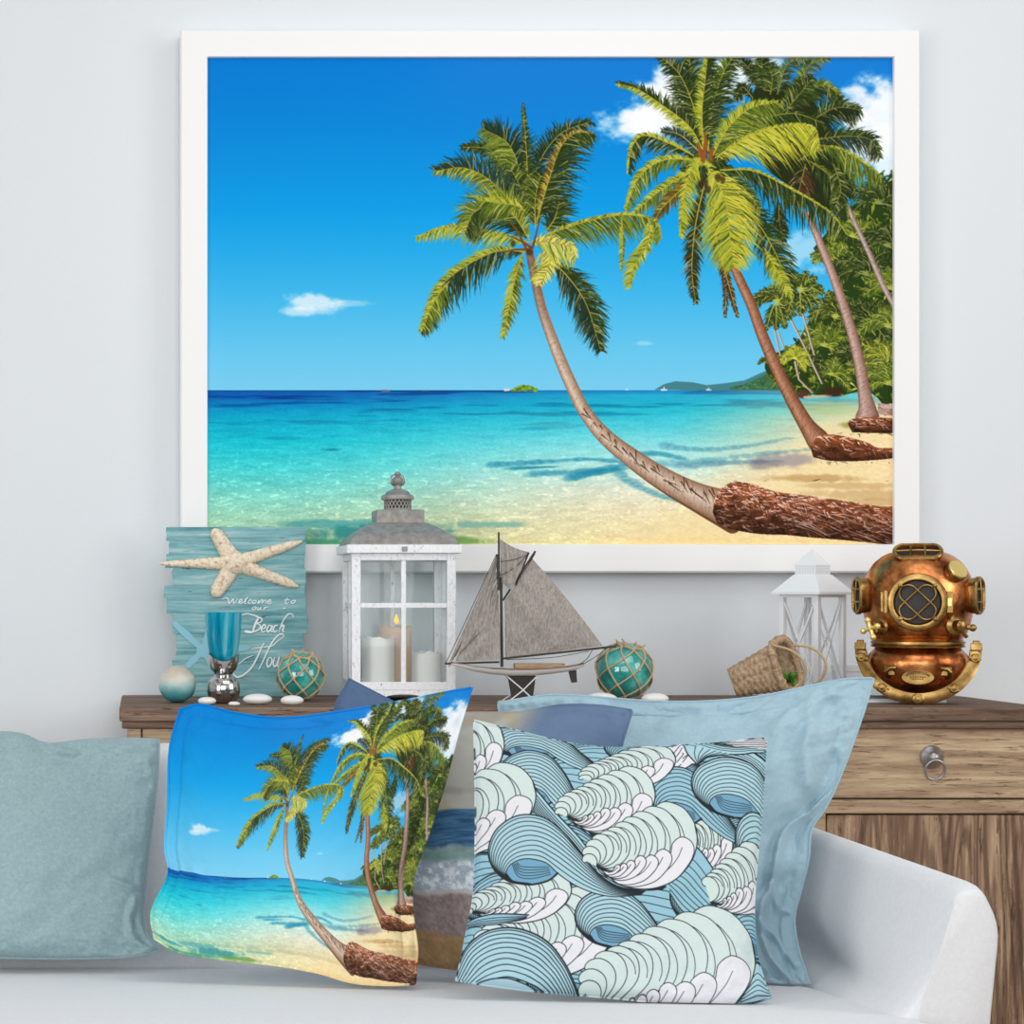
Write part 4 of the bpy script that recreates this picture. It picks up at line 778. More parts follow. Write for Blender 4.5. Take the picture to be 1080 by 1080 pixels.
# ombre ball
def base(px, d): p = at(px, 0, d); return Vector((p.x, p.y, TOP))
u5 = 3.47 / F / 4.91
bc = base(160 + 133 / 4.91, 3.47); r = 97 * u5; bl = MB(); bm_ = bmesh.new(); bmesh.ops.create_icosphere(bm_, subdivisions=4, radius=r)
for v_ in bm_.verts: v_.co *= 1 + .016 * math.sin(v_.co.x * 260 + 1) * math.sin(v_.co.z * 230 + v_.co.y * 150)
zmin = min(v_.co.z for v_ in bm_.verts); bl.add([v_.co + bc + Vector((0, 0, -zmin)) for v_ in bm_.verts], [[v_.index for v_ in f.verts] for f in bm_.faces]); bm_.free()
tag(bl.build('decorative_ball', M_['ombre'], smooth=True, ang=60), 'ombre ball fading from beige to teal, at the left end of the sideboard', 'ornament')
# candle glass
u = 3.45 / F / 4.91; vc = base(160 + 372 / 4.91, 3.45)
vs = thing('candle_holder', vc, 'turquoise glass cup in a bulbous silver foot, standing before the teal sign', 'candle holder')
H = lambda y: (992 - y) * u
MB().lathe([(5 * u, H(782)), (40 * u, H(778)), (62 * u, H(765)), (74 * u, H(740)), (80 * u, H(700)), (87 * u, H(640)), (93 * u, H(580)), (97 * u, H(521)), (92 * u, H(521)), (88 * u, H(580)), (82 * u, H(640)), (75 * u, H(700)), (68 * u, H(740)), (40 * u, H(770)), (5 * u, H(772))], vc, None, 48).build('glass_cup', M_['blue_glass'], vs)
hp_ = [(5, 992), (42, 991), (62, 982), (80, 960), (87, 925), (84, 890), (70, 862), (52, 850), (44, 842), (50, 832), (66, 815), (76, 795), (82, 770), (85, 745), (82, 745), (76, 772), (64, 790), (30, 800), (3, 800)]
R_ = []
for i, (rr, yy) in enumerate(hp_):
    ring = []
    for k in range(48):
        an = 2 * math.pi * k / 48; zz = H(yy)
        if 11 <= i <= 15: zz += (math.cos(an) ** 2 - .62) * 42 * u * (1 if i in (13, 14) else .5)
        ring.append(vc + Vector((rr * u * math.cos(an), rr * u * math.sin(an), zz)))
    R_.append(ring)
note(MB().loft(R_).build('silver_foot', M_['silver'], vs), 'polished silver foot with a ball and a scooped collar')
# pebbles
peb = MB().ball((0, 0, 0), 1, 1, 1, None, 24, 14)
for i, (px, py, rx, rz, d, lab) in enumerate(((218.4, 743.6, 9.6, 4.3, 3.40, 'white pebble lying between the ombre ball and the silver foot'), (247, 744.8, 6, 2.4, 3.37, 'smallest white pebble, just right of the silver foot'), (271.6, 743.6, 14.6, 5.8, 3.41, 'largest white pebble, left of the net float beside the sign'), (308, 744, 12, 5.3, 3.39, 'white pebble in front of the net float beside the sign'),
                                              (634, 743, 17, 6.2, 3.42, 'white pebble showing above the blue cushion, left of the right net float'), (691, 743, 15, 6.0, 3.42, 'white pebble showing above the blue cushion, right of the right net float'))):
    b0 = base(px, d); k = d / F; q = MB(); rnd = random.Random(i)
    q.add([Vector((v_.x * rx * k * (1 + .06 * math.sin(3 * v_.y + i)), v_.y * rx * .75 * k, v_.z * rz * k)) + b0 + Vector((0, 0, rz * k)) for v_ in peb.v], peb.f)
    tag(q.build('pebble', M_['stone']), lab, 'stone', 'white pebbles on the sideboard')
# net floats
def net_float(px, d, rpx, lab, rot):
    b0 = base(px, d); r = rpx * d / F; t = .00145; c = b0 + Vector((0, 0, r + 2 * t + .0006)); root = thing('net_float', b0, lab, 'glass float', 'net covered glass floats')
    MB().ball(c, r, None, None, None, 40, 24).build('glass_ball', M_['float_glass'], root)
    nt = MB(); Q = Matrix.Rotation(rot, 3, 'Z') @ Matrix.Rotation(.25, 3, 'X'); n_ = 7
    lats = [-78, -50, -22, 6, 34, 60]; R = r + t * .8
    def sp(la, lo): la = math.radians(la); return c + Q @ Vector((R * math.cos(la) * math.cos(lo), R * math.cos(la) * math.sin(lo), R * math.sin(la)))
    for k in range(n_):
        for sg_ in (1, -1):
            P = []
            for i in range(len(lats) - 1):
                for j in range(6): f = j / 6; P.append(sp(lats[i] + (lats[i + 1] - lats[i]) * f, 2 * math.pi * (k + sg_ * .5 * (i + f)) / n_))
            P.append(sp(lats[-1], 2 * math.pi * (k + sg_ * .5 * (len(lats) - 1)) / n_)); nt.tube(P, t, 6)
        for i in range(1, len(lats)): nt.ball(sp(lats[i], 2 * math.pi * (k + .5 * i) / n_), t * 1.9, None, None, None, 8, 6)
    nt.tube([sp(64, 2 * math.pi * k / 24) + Q @ Vector((0, 0, .001 * math.sin(k * 2.))) for k in range(24)], t * 1.5, 6, True)
    for k in range(6):
        a_ = 2 * math.pi * k / 6; p = sp(66, a_); nt.tube([p, p + Q @ Vector((.006 * math.cos(a_ + .8), .006 * math.sin(a_ + .8), .005)), p + Q @ Vector((.002 * math.cos(a_ + 2), .004 * math.sin(a_ + 2), .001))], t, 6)
    nt.build('rope_net', M_['rope'], root); return root
net_float(317, 3.53, 24.3, 'sea green glass float in a rope net beside the teal sign', .3)
net_float(658.5, 3.53, 29.5, 'larger sea green glass float in a rope net, right of the sailboat', .75)
# ------------------------------------------------------------------ large lantern
dL = 3.50; lx0, lx1 = at(371, 0, dL).x, at(481, 0, dL).x; wd_ = lx1 - lx0; ly0 = Y(dL); ly1 = ly0 + wd_; lcx, lcy = (lx0 + lx1) / 2, (ly0 + ly1) / 2
ln = thing('lantern', (lcx, lcy, TOP), 'large distressed white wooden lantern with a grey metal roof, holding three candles', 'lantern')
zl = lambda y: CZ - (y - PY0) / F * dL
fr = MB(); pw = wd_ * .085
for x in (lx0, lx1 - pw):
    for y in (ly0, ly1 - pw): fr.box((x, y, TOP + .012), (x + pw, y + pw, zl(583)))
for zz0, zz1 in ((zl(591), zl(583.5)), (zl(728), zl(719.5))):
    for y in (ly0 + .001, ly1 - pw): fr.box((lx0 + pw, y, zz0), (lx1 - pw, y + pw - .002, zz1))
    for x in (lx0 + .001, lx1 - pw): fr.box((x, ly0 + pw, zz0), (x + pw - .002, ly1 - pw, zz1))
fr.build('frame', M_['lantern_white'], ln, smooth=False, bevel=.001)
e = .009; MB().box((lx0 - e, ly0 - e, zl(583.5)), (lx1 + e, ly1 + e, zl(574.5))).build('top_board', M_['lantern_white'], ln, smooth=False, bevel=.0015)
MB().box((lcx - .0045, ly0 - e - .002, zl(581.5)), (lcx + .0045, ly0 - e, zl(576.5))).build('latch', M_['pewter'], ln, smooth=False, bevel=.0006)
MB().box((lx0 + pw, ly0 + pw, zl(729)), (lx1 - pw, ly1 - pw, zl(722))).build('floor_board', M_['lantern_white'], ln, smooth=False)
# plinth with an arched cut-out
pl = MB(); zb0, zb1 = TOP, zl(728)
arch = [(lcx + .040 * math.cos(math.pi * k / 14), zb0 + .0125 * math.sin(math.pi * k / 14)) for k in range(15)]
for y, t in ((ly0 + .002, .012), (ly1 - .014, .012)):
    out = [(lx0 + .001, zb0), (lx0 + .001, zb1), (lx1 - .001, zb1), (lx1 - .001, zb0)] + arch
    pl.prism([Vector((x, y, z)) for x, z in out], [Vector((x, y + t, z)) for x, z in out])
for x in (lx0 + .002, lx1 - .014): pl.box((x, ly0 + .014, zb0), (x + .012, ly1 - .014, zb1))
pl.build('plinth', M_['lantern_white'], ln, smooth=False)
zg0, zg1 = zl(719.5), zl(591)
mu = MB(); bw = wd_ * .045
for y in (ly0 + .003, ly1 - pw + .003): mu.box((lcx - bw / 2, y, zg0), (lcx + bw / 2, y + pw - .006, zg1)); mu.box((lx0 + pw, y + .0005, zl(641)), (lx1 - pw, y + pw - .0065, zl(636)))
for x in (lx0 + .003, lx1 - pw + .003): mu.box((x, lcy - bw / 2, zg0), (x + pw - .006, lcy + bw / 2, zg1)); mu.box((x + .0005, ly0 + pw, zl(641)), (x + pw - .0065, ly1 - pw, zl(636)))
mu.build('glazing_bars', M_['lantern_white'], ln, smooth=False, bevel=.0006)
for k, (p0, p1) in enumerate((((lx0 + pw, ly0 + pw / 2), (lx1 - pw, ly0 + pw / 2 + .001)), ((lx0 + pw, ly1 - pw / 2), (lx1 - pw, ly1 - pw / 2 + .001)), ((lx0 + pw / 2, ly0 + pw), (lx0 + pw / 2 + .001, ly1 - pw)), ((lx1 - pw / 2, ly0 + pw), (lx1 - pw / 2 + .001, ly1 - pw)))):
    MB().box((*p0, zg0), (*p1, zg1)).build('glass_pane', M_['pane'], ln, smooth=False)
# roof
def sq(h, z, n=6, rr=.06):
    P = []
    for sx, sy in ((1, -1), (1, 1), (-1, 1), (-1, -1)):
        a0 = math.atan2(sy, sx); q = h * rr
        for k in range(n + 1): t = a0 - math.pi / 4 + math.pi / 2 * k / n; P.append(Vector((lcx + sx * (h - q) + q * math.cos(t), lcy + sy * (h - q) + q * math.sin(t), z)))
    return P
uc = 3.585 / F / 4.156; zr0 = zl(574.5); hz = lambda y: zr0 + (348 - y) * uc
rf = MB().loft([sq(h * uc, hz(y)) for h, y in ((236, 348), (236, 340), (231, 335), (222, 318), (200, 298), (170, 278), (138, 260), (116, 250), (100, 248))])
rf.build('roof', M_['pewter'], ln, ang=30)
MB().loft([sq(104 * uc, hz(252)), sq(104 * uc, hz(196)), sq(100 * uc, hz(193))]).build('roof_collar', M_['pewter'], ln, ang=30)
cl = MB(); zc0, zc1 = hz(193), hz(146); rc_ = 57 * uc
nr, nc = 5, 22
cl.lathe([(rc_ * .9, zc0), (rc_ * .9, zc1)], (lcx, lcy, 0), None, 32); cl.build('vent_core', M_['spar'], ln)
vt = MB(); vt.lathe([(rc_, zc0 - .0005), (rc_ * 1.05, zc0), (rc_ * 1.05, zc0 + .0025), (rc_ * .96, zc0 + .003)], (lcx, lcy, 0), None, 32)
for k in range(nc):
    for s_ in (1, -1): vt.tube([Vector((lcx + rc_ * math.cos(2 * math.pi * (k + s_ * f * 1.6) / nc), lcy + rc_ * math.sin(2 * math.pi * (k + s_ * f * 1.6) / nc), zc0 + (zc1 - zc0) * f)) for f in (0, .25, .5, .75, 1)], .0013, 5)
vt.build('vent_lattice', M_['pewter'], ln)
MB().lathe([(rc_, hz(146)), (70 * uc, hz(146)), (72 * uc, hz(138)), (70 * uc, hz(128)), (56 * uc, hz(122)), (48 * uc, hz(110)), (30 * uc, hz(102)), (17 * uc, hz(98)), (14 * uc, hz(82)), (20 * uc, hz(78)), (26 * uc, hz(68)), (26 * uc, hz(56)), (18 * uc, hz(48)), (10 * uc, hz(42)), (14 * uc, hz(34)), (10 * uc, hz(24)), (2 * uc, hz(22))], (lcx, lcy, 0), None, 36).build('finial', M_['pewter'], ln)
rz_ = Vector((lcx, lcy + .002, hz(60))); MB().tube([rz_ + Vector((33 * uc * math.cos(2 * math.pi * k / 36), 0, 27 * uc * math.sin(2 * math.pi * k / 36))) for k in range(36)], .0014, 8, True).build('hanging_ring', M_['iron'], ln)
# candles
zfl = zl(722)
def candle(px, d, r, ztop, mat, lab, dips, wick=.008, flame=False):
    p = at(px, 0, d); c = Vector((p.x, p.y, zfl)); root = thing('candle', c, lab, 'candle', 'pillar candles in the large lantern'); n_ = 40; R_ = []
    def rim(k, q): return ztop + q * (.0022 * math.sin(k * 2 * math.pi / n_ * dips + 1) + .0012 * math.sin(k * 2 * math.pi / n_ * 7))
    for rr, z, q in ((r * .96, zfl, 0), (r, zfl + .002, 0), (r, ztop - .008, .3), (r, ztop - .001, 1), (r * .96, ztop, 1), (r * .88, ztop - .002, 1), (r * .8, ztop - .006, .2), (r * .1, ztop - .007, 0)):
        R_.append([Vector((c.x + rr * math.cos(2 * math.pi * k / n_), c.y + rr * math.sin(2 * math.pi * k / n_), rim(k, q) if q else z)) for k in range(n_)])
    MB().loft(R_).build('wax_body', mat, root)
    w0 = Vector((c.x, c.y, ztop - .008)); MB().tube([w0, w0 + Vector((.0006, 0, wick * .6)), w0 + Vector((.0016, 0, wick + .006))], .0009, 6).build('wick', M_['wick'], root)
    if flame: f0 = w0 + Vector((.001, 0, wick + .004)); MB().lathe([(.0003, 0), (.0035, .003), (.0042, .006), (.003, .011), (.0012, .015), (.0002, .018)], f0, None, 16).build('flame', M_['flame'], root)
zc_ = lambda py, d: CZ - (py - PY0) / F * d
candle(399, 3.546, .0265, zc_(673, 3.546), M_['wax'], 'white pillar candle at the left in the large lantern', 3)
candle(417.5, 3.602, .0265, zc_(661, 3.602), M_['wax2'], 'tall peach pillar candle with a small flame in the large lantern', 2, .008, True)
candle(450, 3.545, .0240, zc_(688, 3.545), M_['wax'], 'short white pillar candle at the right in the large lantern', 4, .012)
# ------------------------------------------------------------------ model sailboat
g7 = cr(460, 540, 4.5); dB_ = 3.44
def B(x, y, dy=0.): p = at(*g7(x, y), dB_); p.y += dy; return p
bt = thing('model_sailboat', (B(400, 900).x, Y(dB_), TOP), 'model sailing boat with grey brown cloth sails and a pale hull, mid sideboard', 'model boat')
# hull lofted along its length
prof = [(60, 716, 724, 2), (110, 722, 736, 12), (180, 736, 756, 34), (260, 744, 770, 52), (350, 748, 778, 62), (450, 748, 778, 64), (550, 742, 768, 58), (620, 736, 758, 46), (670, 728, 746, 32), (700, 720, 730, 20)]
k7 = dB_ / F / 4.5; R_ = []
for x, yt, yb_, hw in prof:
    R_.append([B(x, yt, -hw * k7), B(x, yt + (yb_ - yt) * .5, -hw * .86 * k7), B(x, yb_ - (yb_ - yt) * .12, -hw * .5 * k7), B(x, yb_, 0), B(x, yb_ - (yb_ - yt) * .12, hw * .5 * k7), B(x, yt + (yb_ - yt) * .5, hw * .86 * k7), B(x, yt, hw * k7), B(x, yt - 1, 0)])
MB().loft(R_).build('hull', M_['hull'], bt, ang=50)
G = [[B(x, yt - 3 - 3 * (1 - s_ * s_), s_ * hw * .96 * k7) for s_ in (-1, -.5, 0, .5, 1)] for x, yt, yb_, hw in prof]
dk = MB().grid(G); dk.grid([[p - Vector((0, 0, .002)) for p in r_] for r_ in G]); dk.build('deck', M_['deck'], bt)
MB().box(B(370, 742, -.008), B(608, 718, .008)).build('cabin', M_['deck'], bt, smooth=False, bevel=.001)
MB().prism([B(x, y, -.004) for x, y in ((340, 776), (472, 776), (455, 904), (362, 904))], [B(x, y, .004) for x, y in ((340, 776), (472, 776), (455, 904), (362, 904))]).build('keel', M_['keel'], bt, smooth=False, bevel=.0015)
MB().prism([B(x, y, -.002) for x, y in ((628, 755), (664, 750), (668, 808), (642, 810))], [B(x, y, .002) for x, y in ((628, 755), (664, 750), (668, 808), (642, 810))]).build('rudder', M_['keel'], bt, smooth=False)
sd = MB()
for dy in (-.02, .02): sd.tube([B(335, 782, dy * .5), B(400, 840, dy), B(470, 908, dy * 1.3)], .0011, 6).tube([B(470, 782, dy * .5), B(400, 845, dy), B(315, 908, dy * 1.3)], .0011, 6)
sd.box(Vector((B(310, 0).x, Y(dB_) - .03, TOP)), Vector((B(480, 0).x, Y(dB_) + .03, TOP + .004))); sd.build('stand', M_['hull'], bt)
MB().tube([B(312, 735), B(308, 310)], .0026, 8, r1=.0022).build('mast', M_['spar'], bt)
MB().tube([B(296, 372, -.003), B(288, 200, -.003)], .0020, 8).tube([B(298, 330), B(297, 96)], .0016, 8).build('topmast', M_['spar'], bt)
MB().tube([B(312, 696, -.002), B(560, 668, -.010), B(845, 636, -.016)], .0018, 8).build('boom', M_['spar'], bt)
MB().tube([B(316, 420, -.002), B(468, 186, -.006)], .0018, 8).build('gaff', M_['spar'], bt)
MB().tube([B(365, 380, -.002), B(438, 192, -.004)], .0014, 8).build('topsail_yard', M_['spar'], bt)
MB().tube([B(42, 720), B(300, 712)], .0016, 8).build('bowsprit', M_['spar'], bt)
def sail(name, q, bulge, edges=(0, 0, 0, 0), n_=36, fold=.0013, seed=0):
    """q: four corners (tl, tr, br, bl) in crop px"""
    def pt(u_, v_):
        tl, tr, br, bl = [Vector(p) for p in q]; p = tl * (1 - u_) * (1 - v_) + tr * u_ * (1 - v_) + br * u_ * v_ + bl * (1 - u_) * v_
        p = p + (tr - tl).orthogonal().normalized() * edges[0] * math.sin(math.pi * u_) * (1 - v_) + (br - bl).orthogonal().normalized() * edges[2] * math.sin(math.pi * u_) * v_ + (br - tr).orthogonal().normalized() * edges[1] * math.sin(math.pi * v_) * u_
        return p
    fr_, bk = [], []
    for j in range(n_ + 1):
        a_, b_ = [], []
        for i in range(n_ + 1):
            u_, v_ = i / n_, j / n_; p = pt(u_, v_); w = -bulge * math.sin(math.pi * u_) * math.sin(math.pi * min(1, v_ * .9 + .1)) + fold * (1.8 * math.sin(u_ * 19 - v_ * 6 + seed) * (1 - v_) ** .5 + 1.3 * math.sin(v_ * 15 + u_ * 7 + seed) * v_) * (.3 + u_ * (1 - u_) * 3) - .001
            a_.append(B(p.x, p.y, w - .012 * u_ * v_)); b_.append(B(p.x, p.y, w - .012 * u_ * v_ + .0006))
        fr_.append(a_); bk.append(b_)
    mb = MB().grid(fr_); mb.grid(bk); return mb.build(name, M_['sail'], bt, ang=80)
sail('mainsail', ((324, 424), (456, 222), (782, 634), (328, 690)), .014, (0, -8, 0, 0))
sail('topsail', ((302, 126), (438, 190), (352, 372), (306, 330)), .006, (10, 0, 0, 0))
sail('jib', ((286, 206), (290, 240), (230, 540), (62, 714)), .008, (0, 0, 0, 0))
sail('staysail', ((290, 330), (296, 420), (300, 700), (90, 708)), .008, (0, 0, 0, 0), seed=2)
rg = MB()
for P in ([(44, 718), (160, 470), (282, 205)], [(70, 716), (180, 500), (292, 300)], [(225, 545), (260, 590), (300, 620)], [(230, 545), (180, 640), (130, 690)], [(735, 655), (710, 695), (672, 724)], [(800, 645), (760, 680), (690, 722)], [(330, 700), (540, 690), (720, 660)], [(302, 236), (370, 225), (436, 200)], [(304, 300), (370, 262), (434, 196)], [(380, 330), (420, 270), (464, 200)]):
    rg.tube([B(x, y, -.010 if x > 300 else -.004) for x, y in spl(P, 4)], .0006, 5)
rg.build('rigging', M_['spar'], bt)
# ------------------------------------------------------------------ tipped wicker basket with leaves
g9 = cr(760, 570, 6.353); dK = 3.47
def K(x, y, dy=0.): p = at(*g9(x, y), dK); p.y += dy; return p
k9 = dK / F / 6.353
bk_ = thing('wicker_basket', (K(300, 1000).x, Y(dK), TOP), 'tipped over woven wicker basket with twig handles, opening to the right', 'basket')
def bring(c, ax, upv, hw, hh, n_=72, pw_=3.2):
    ax = ax.normalized(); upv = (upv - ax * upv.dot(ax)).normalized(); sd_ = ax.cross(upv); P = []
    for k in range(n_):
        t = 2 * math.pi * k / n_; cx_, sy_ = math.cos(t), math.sin(t); q = (abs(cx_) ** pw_ + abs(sy_) ** pw_) ** (-1 / pw_); P.append(c + sd_ * (hw * q * cx_) + upv * (hh * q * sy_))
    return P
c1 = K(85, 955, .01); c2 = K(425, 830, -.012); axis = (c2 - c1); upv = Vector((-.25, -.1, 1)); hw2, hh2 = 118 * k9, 168 * k9; hw1, hh1 = 70 * k9, 88 * k9
ax2 = (axis.normalized() + Vector((0.05, -.95, 0))).normalized()
nring = 34; outer, inner = [], []
for i in range(nring):
    t = i / (nring - 1); c = c1 + axis * t; a_ = axis.normalized() * (1 - t) + ax2 * t; hw = hw1 + (hw2 - hw1) * t; hh = hh1 + (hh2 - hh1) * t
    A = bring(c, a_, upv, hw, hh); n_ = len(A); O_ = []
    for k in range(n_):
        s_ = 1 if ((k // 6) + (i // 2)) % 2 else -1; wv = (math.sin(math.pi * ((k % 6) + .5) / 6) * .0016 * s_) * (1 if 0 < i < nring - 1 else 0); O_.append(A[k] + (A[k] - c).normalized() * (wv + .0012 * math.sin(math.pi * (i % 2 + .5) / 2)))
    outer.append(O_); inner.append([c + (p - c) * .93 for p in A])
wb = MB().loft(outer, False, False); wb.loft(inner, False, False)
wb.f.append(tuple(range(72))); wb.f.append(tuple(range(nring * 72, nring * 72 + 72))); wb.build('woven_body', M_['wicker'], bk_, ang=70)
rm = bring(c2, ax2, upv, hw2 * 1.02, hh2 * 1.02); MB().tube(rm, .0066, 10, True).build('rim', M_['wicker'], bk_)
bind = MB()
for k in range(0, 72, 6): bind.tube([rm[k] + Vector((.0062 * math.cos(t), -.0062 * math.sin(t), 0)) if False else rm[k] + ((rm[k] - c2).normalized() * math.cos(t) + ax2 * math.sin(t)) * .0072 for t in [2 * math.pi * i / 10 for i in range(10)]], .0012, 5, True)
bind.build('rim_binding', M_['rope'], bk_)
for P in ([(318, 700, -.03), (400, 730, -.055), (470, 790, -.06), (500, 870, -.055), (480, 940, -.045), (440, 985, -.04)], [(480, 700, -.01), (570, 715, -.025), (640, 770, -.03), (668, 850, -.03), (645, 930, -.02), (585, 975, -.01)]):
    q = spl(P, 8); MB().tube([K(x, y, z) for x, y, z in q], .0021, 8).build('handle', M_['rope'], bk_)
def sprig(name, c, n_, size, lab, seed):
    rn = random.Random(seed); mb = MB()
    for i in range(n_):
        a_ = rn.uniform(0, 6.28); el = rn.uniform(-.1, 1.2); d_ = Vector((math.cos(a_) * math.cos(el), math.sin(a_) * math.cos(el), math.sin(el))); s_ = d_.orthogonal().normalized(); nn = d_.cross(s_); L = size * rn.uniform(.7, 1.2); w = L * .42; G = []
        p0 = Vector(c) + d_ * L * .25
        for j in range(6):
            t = j / 5; ww = w * math.sin(math.pi * (.08 + .9 * t)) ** .8; G.append([p0 + d_ * L * t + s_ * ww * q + nn * (abs(q) * ww * .35 - L * .35 * t * t) for q in (-1, -.5, 0, .5, 1)])
        mb.grid(G); mb.tube([Vector(c), p0 + d_ * L * .2], .0006, 5)
    o = mb.build(name, M_['leaf'], ang=60); sm = o.modifiers.new('thick', 'SOLIDIFY'); sm.thickness = .0005; return tag(o, lab, 'plant')
sprig('leaf_sprig', K(440, 950, -.015), 16, .016, 'bright green leaves lying inside the mouth of the wicker basket', 3)
sprig('leaf_sprig', Vector((K(650, 0).x, Y(3.44), TOP + .022)), 12, .013, 'bright green leaves peeking over the blue cushion by the white lantern', 8)
# ------------------------------------------------------------------ small white lantern
dW = 3.60; kW = dW / F; cxW = at(857, 0, dW).x; wl_ = thing('metal_lantern', (cxW, Y(dW), TOP), 'slim white metal lantern with crossed bars and pyramid roof, beside the diving helmet', 'lantern')
side = 48.6 * kW; phi = math.radians(36.6); RZ = Matrix.Rotation(phi, 3, 'Z'); cW = Vector((cxW, Y(dW), 0)); hs = side / 2
zz = lambda py: CZ - (py - PY0) / F * dW
def Wp(x, y, z): p = RZ @ Vector((x, y, 0)); return Vector((cW.x + p.x, cW.y + p.y, z))
zE = zz(627); pt_ = 5.6 * kW
po = MB(); MW = Matrix.Translation(cW) @ RZ.to_4x4()
for sx in (-1, 1):
    for sy in (-1, 1): po.box((sx * (hs - pt_ / 2) - pt_ / 2, sy * (hs - pt_ / 2) - pt_ / 2, TOP), (sx * (hs - pt_ / 2) + pt_ / 2, sy * (hs - pt_ / 2) + pt_ / 2, zE), MW)
for sx in (-1, 1): po.box((sx * (hs - pt_ / 2) - pt_ / 2, -hs + pt_, zE - .005), (sx * (hs - pt_ / 2) + pt_ / 2, hs - pt_, zE), MW); po.box((-hs + pt_, sx * (hs - pt_ / 2) - pt_ / 2, zE - .005), (hs - pt_, sx * (hs - pt_ / 2) + pt_ / 2, zE), MW)
po.build('posts', M_['white_metal'], wl_, smooth=False, bevel=.0006)
MB().box((-hs, -hs, TOP), (hs, hs, TOP + .02), MW).build('base', M_['white_metal'], wl_, smooth=False, bevel=.001)
zb_ = TOP + .02; h2 = hs - pt_ / 2
for a_, b_ in (((-h2, -h2), (h2, -h2)), ((h2, -h2), (h2, h2)), ((h2, h2), (-h2, h2)), ((-h2, h2), (-h2, -h2))):
    MB().bar(Wp(*a_, zb_), Wp(*b_, zE - .004), .0040, .0025).bar(Wp(*b_, zb_), Wp(*a_, zE - .004), .0040, .0025).build('cross_bars', M_['white_metal'], wl_, smooth=False)
def sqW(h, z): return [Wp(x * h, y * h, z) for x, y in ((-1, -1), (1, -1), (1, 1), (-1, 1))]
he = side * .5 * 1.24; hk = side * .5 * .52
MB().loft([sqW(he, zz(627)), sqW(he, zz(624.5)), sqW(he * .97, zz(624)), sqW(hk * 1.12, zz(606.5)), sqW(hk, zz(606))]).build('roof', M_['white_metal'], wl_, smooth=False)
MB().loft([sqW(hk, zz(606.2)), sqW(hk, zz(596))]).build('vent_box', M_['white_metal'], wl_, smooth=False)
ho = MB()
for f_ in range(4):
    Rf = Matrix.Rotation(math.pi / 2 * f_, 3, 'Z')
    for i in range(7):
        for j in range(4):
            p = Rf @ Vector(((i - 3) * hk * .26, -hk, 0)); z = zz(604.6 - j * 2.3); ho.box((p.x - .0004 if f_ % 2 == 0 else p.x - .0003, p.y - .0003 if f_ % 2 == 0 else p.y - .0004, z - .0005), (p.x + (.0004 if f_ % 2 == 0 else .0003), p.y + (.0003 if f_ % 2 == 0 else .0004), z + .0005), MW)
ho.build('vent_holes', M_['iron'], wl_, smooth=False)
MB().loft([sqW(hk * 1.02, zz(596)), sqW(.0006, zz(579))]).build('cap', M_['white_metal'], wl_, smooth=False)
# white box and slate book
p0, p1 = at(888, 0, 3.66), at(912, 0, 3.66)
wbx = thing('storage_box', ((p0.x + p1.x) / 2, Y(3.68), TOP), 'small plain white box behind the gap between white lantern and diving helmet', 'box')
zb2 = CZ - (701.5 - PY0) / F * 3.66
MB().box((p0.x, Y(3.66), TOP), (p1.x, Y(3.715), zb2 - .012)).build('box_body', M_['white_card'], wbx, smooth=False, bevel=.001)
MB().box((p0.x - .001, Y(3.66) - .001, zb2 - .012), (p1.x + .001, Y(3.715) + .001, zb2)).build('lid', M_['white_card'], wbx, smooth=False, bevel=.001)
# ------------------------------------------------------------------ diving helmet
dH = 3.46; uh = dH / F / 5.68; hc = base(968, dH); hx, hy = hc.x, hc.y
hl = thing('diving_helmet', hc, 'copper and brass deep sea diving helmet at the right end of the sideboard', 'helmet')
BOT = 1010
def Hp(x, y, dy=0.): return Vector((hx + (x - 445) * uh, hy + dy * uh, TOP + (BOT - y) * uh))
RX = Matrix.Rotation(math.radians(90), 3, 'X')      # lathe axis towards the viewer
R_ = []
bpf = spl([(1, 88), (70, 92), (140, 105), (200, 130), (250, 172), (285, 225), (308, 285), (319, 350), (318, 410), (308, 480), (294, 540), (276, 590), (256, 622), (250, 640)], 5)
for w_, y in bpf: R_.append([Hp(445 + w_ * math.cos(2 * math.pi * k / 64), y, w_ * .93 * math.sin(2 * math.pi * k / 64)) for k in range(64)])
MB().loft(R_).build('bonnet', M_['copper'], hl, ang=60)
MB().lathe([(255 * uh, Hp(0, 676).z), (266 * uh, Hp(0, 672).z), (268 * uh, Hp(0, 664).z), (262 * uh, Hp(0, 660).z), (260 * uh, Hp(0, 656).z), (268 * uh, Hp(0, 652).z), (268 * uh, Hp(0, 640).z), (258 * uh, Hp(0, 635).z), (240 * uh, Hp(0, 620).z)], (hx, hy, 0), None, 56).build('neck_ring', M_['brass'], hl)
bp = MB(); R_ = []
for i in range(24):
    y = 672 + (955 - 672) * i / 23; t = i / 23; w = 235 + 60 * math.sin(min(1, t * 3) * math.pi / 2) if t < .33 else 295 * math.sqrt(max(0, 1 - ((y - 765) / 215) ** 2)) if y > 765 else 295
    dep = w * .84; R_.append([Hp(445 + w * math.cos(2 * math.pi * k / 56), y, dep * math.sin(2 * math.pi * k / 56)) for k in range(56)])
bp.loft(R_).build('breastplate', M_['copper'], hl, ang=60)
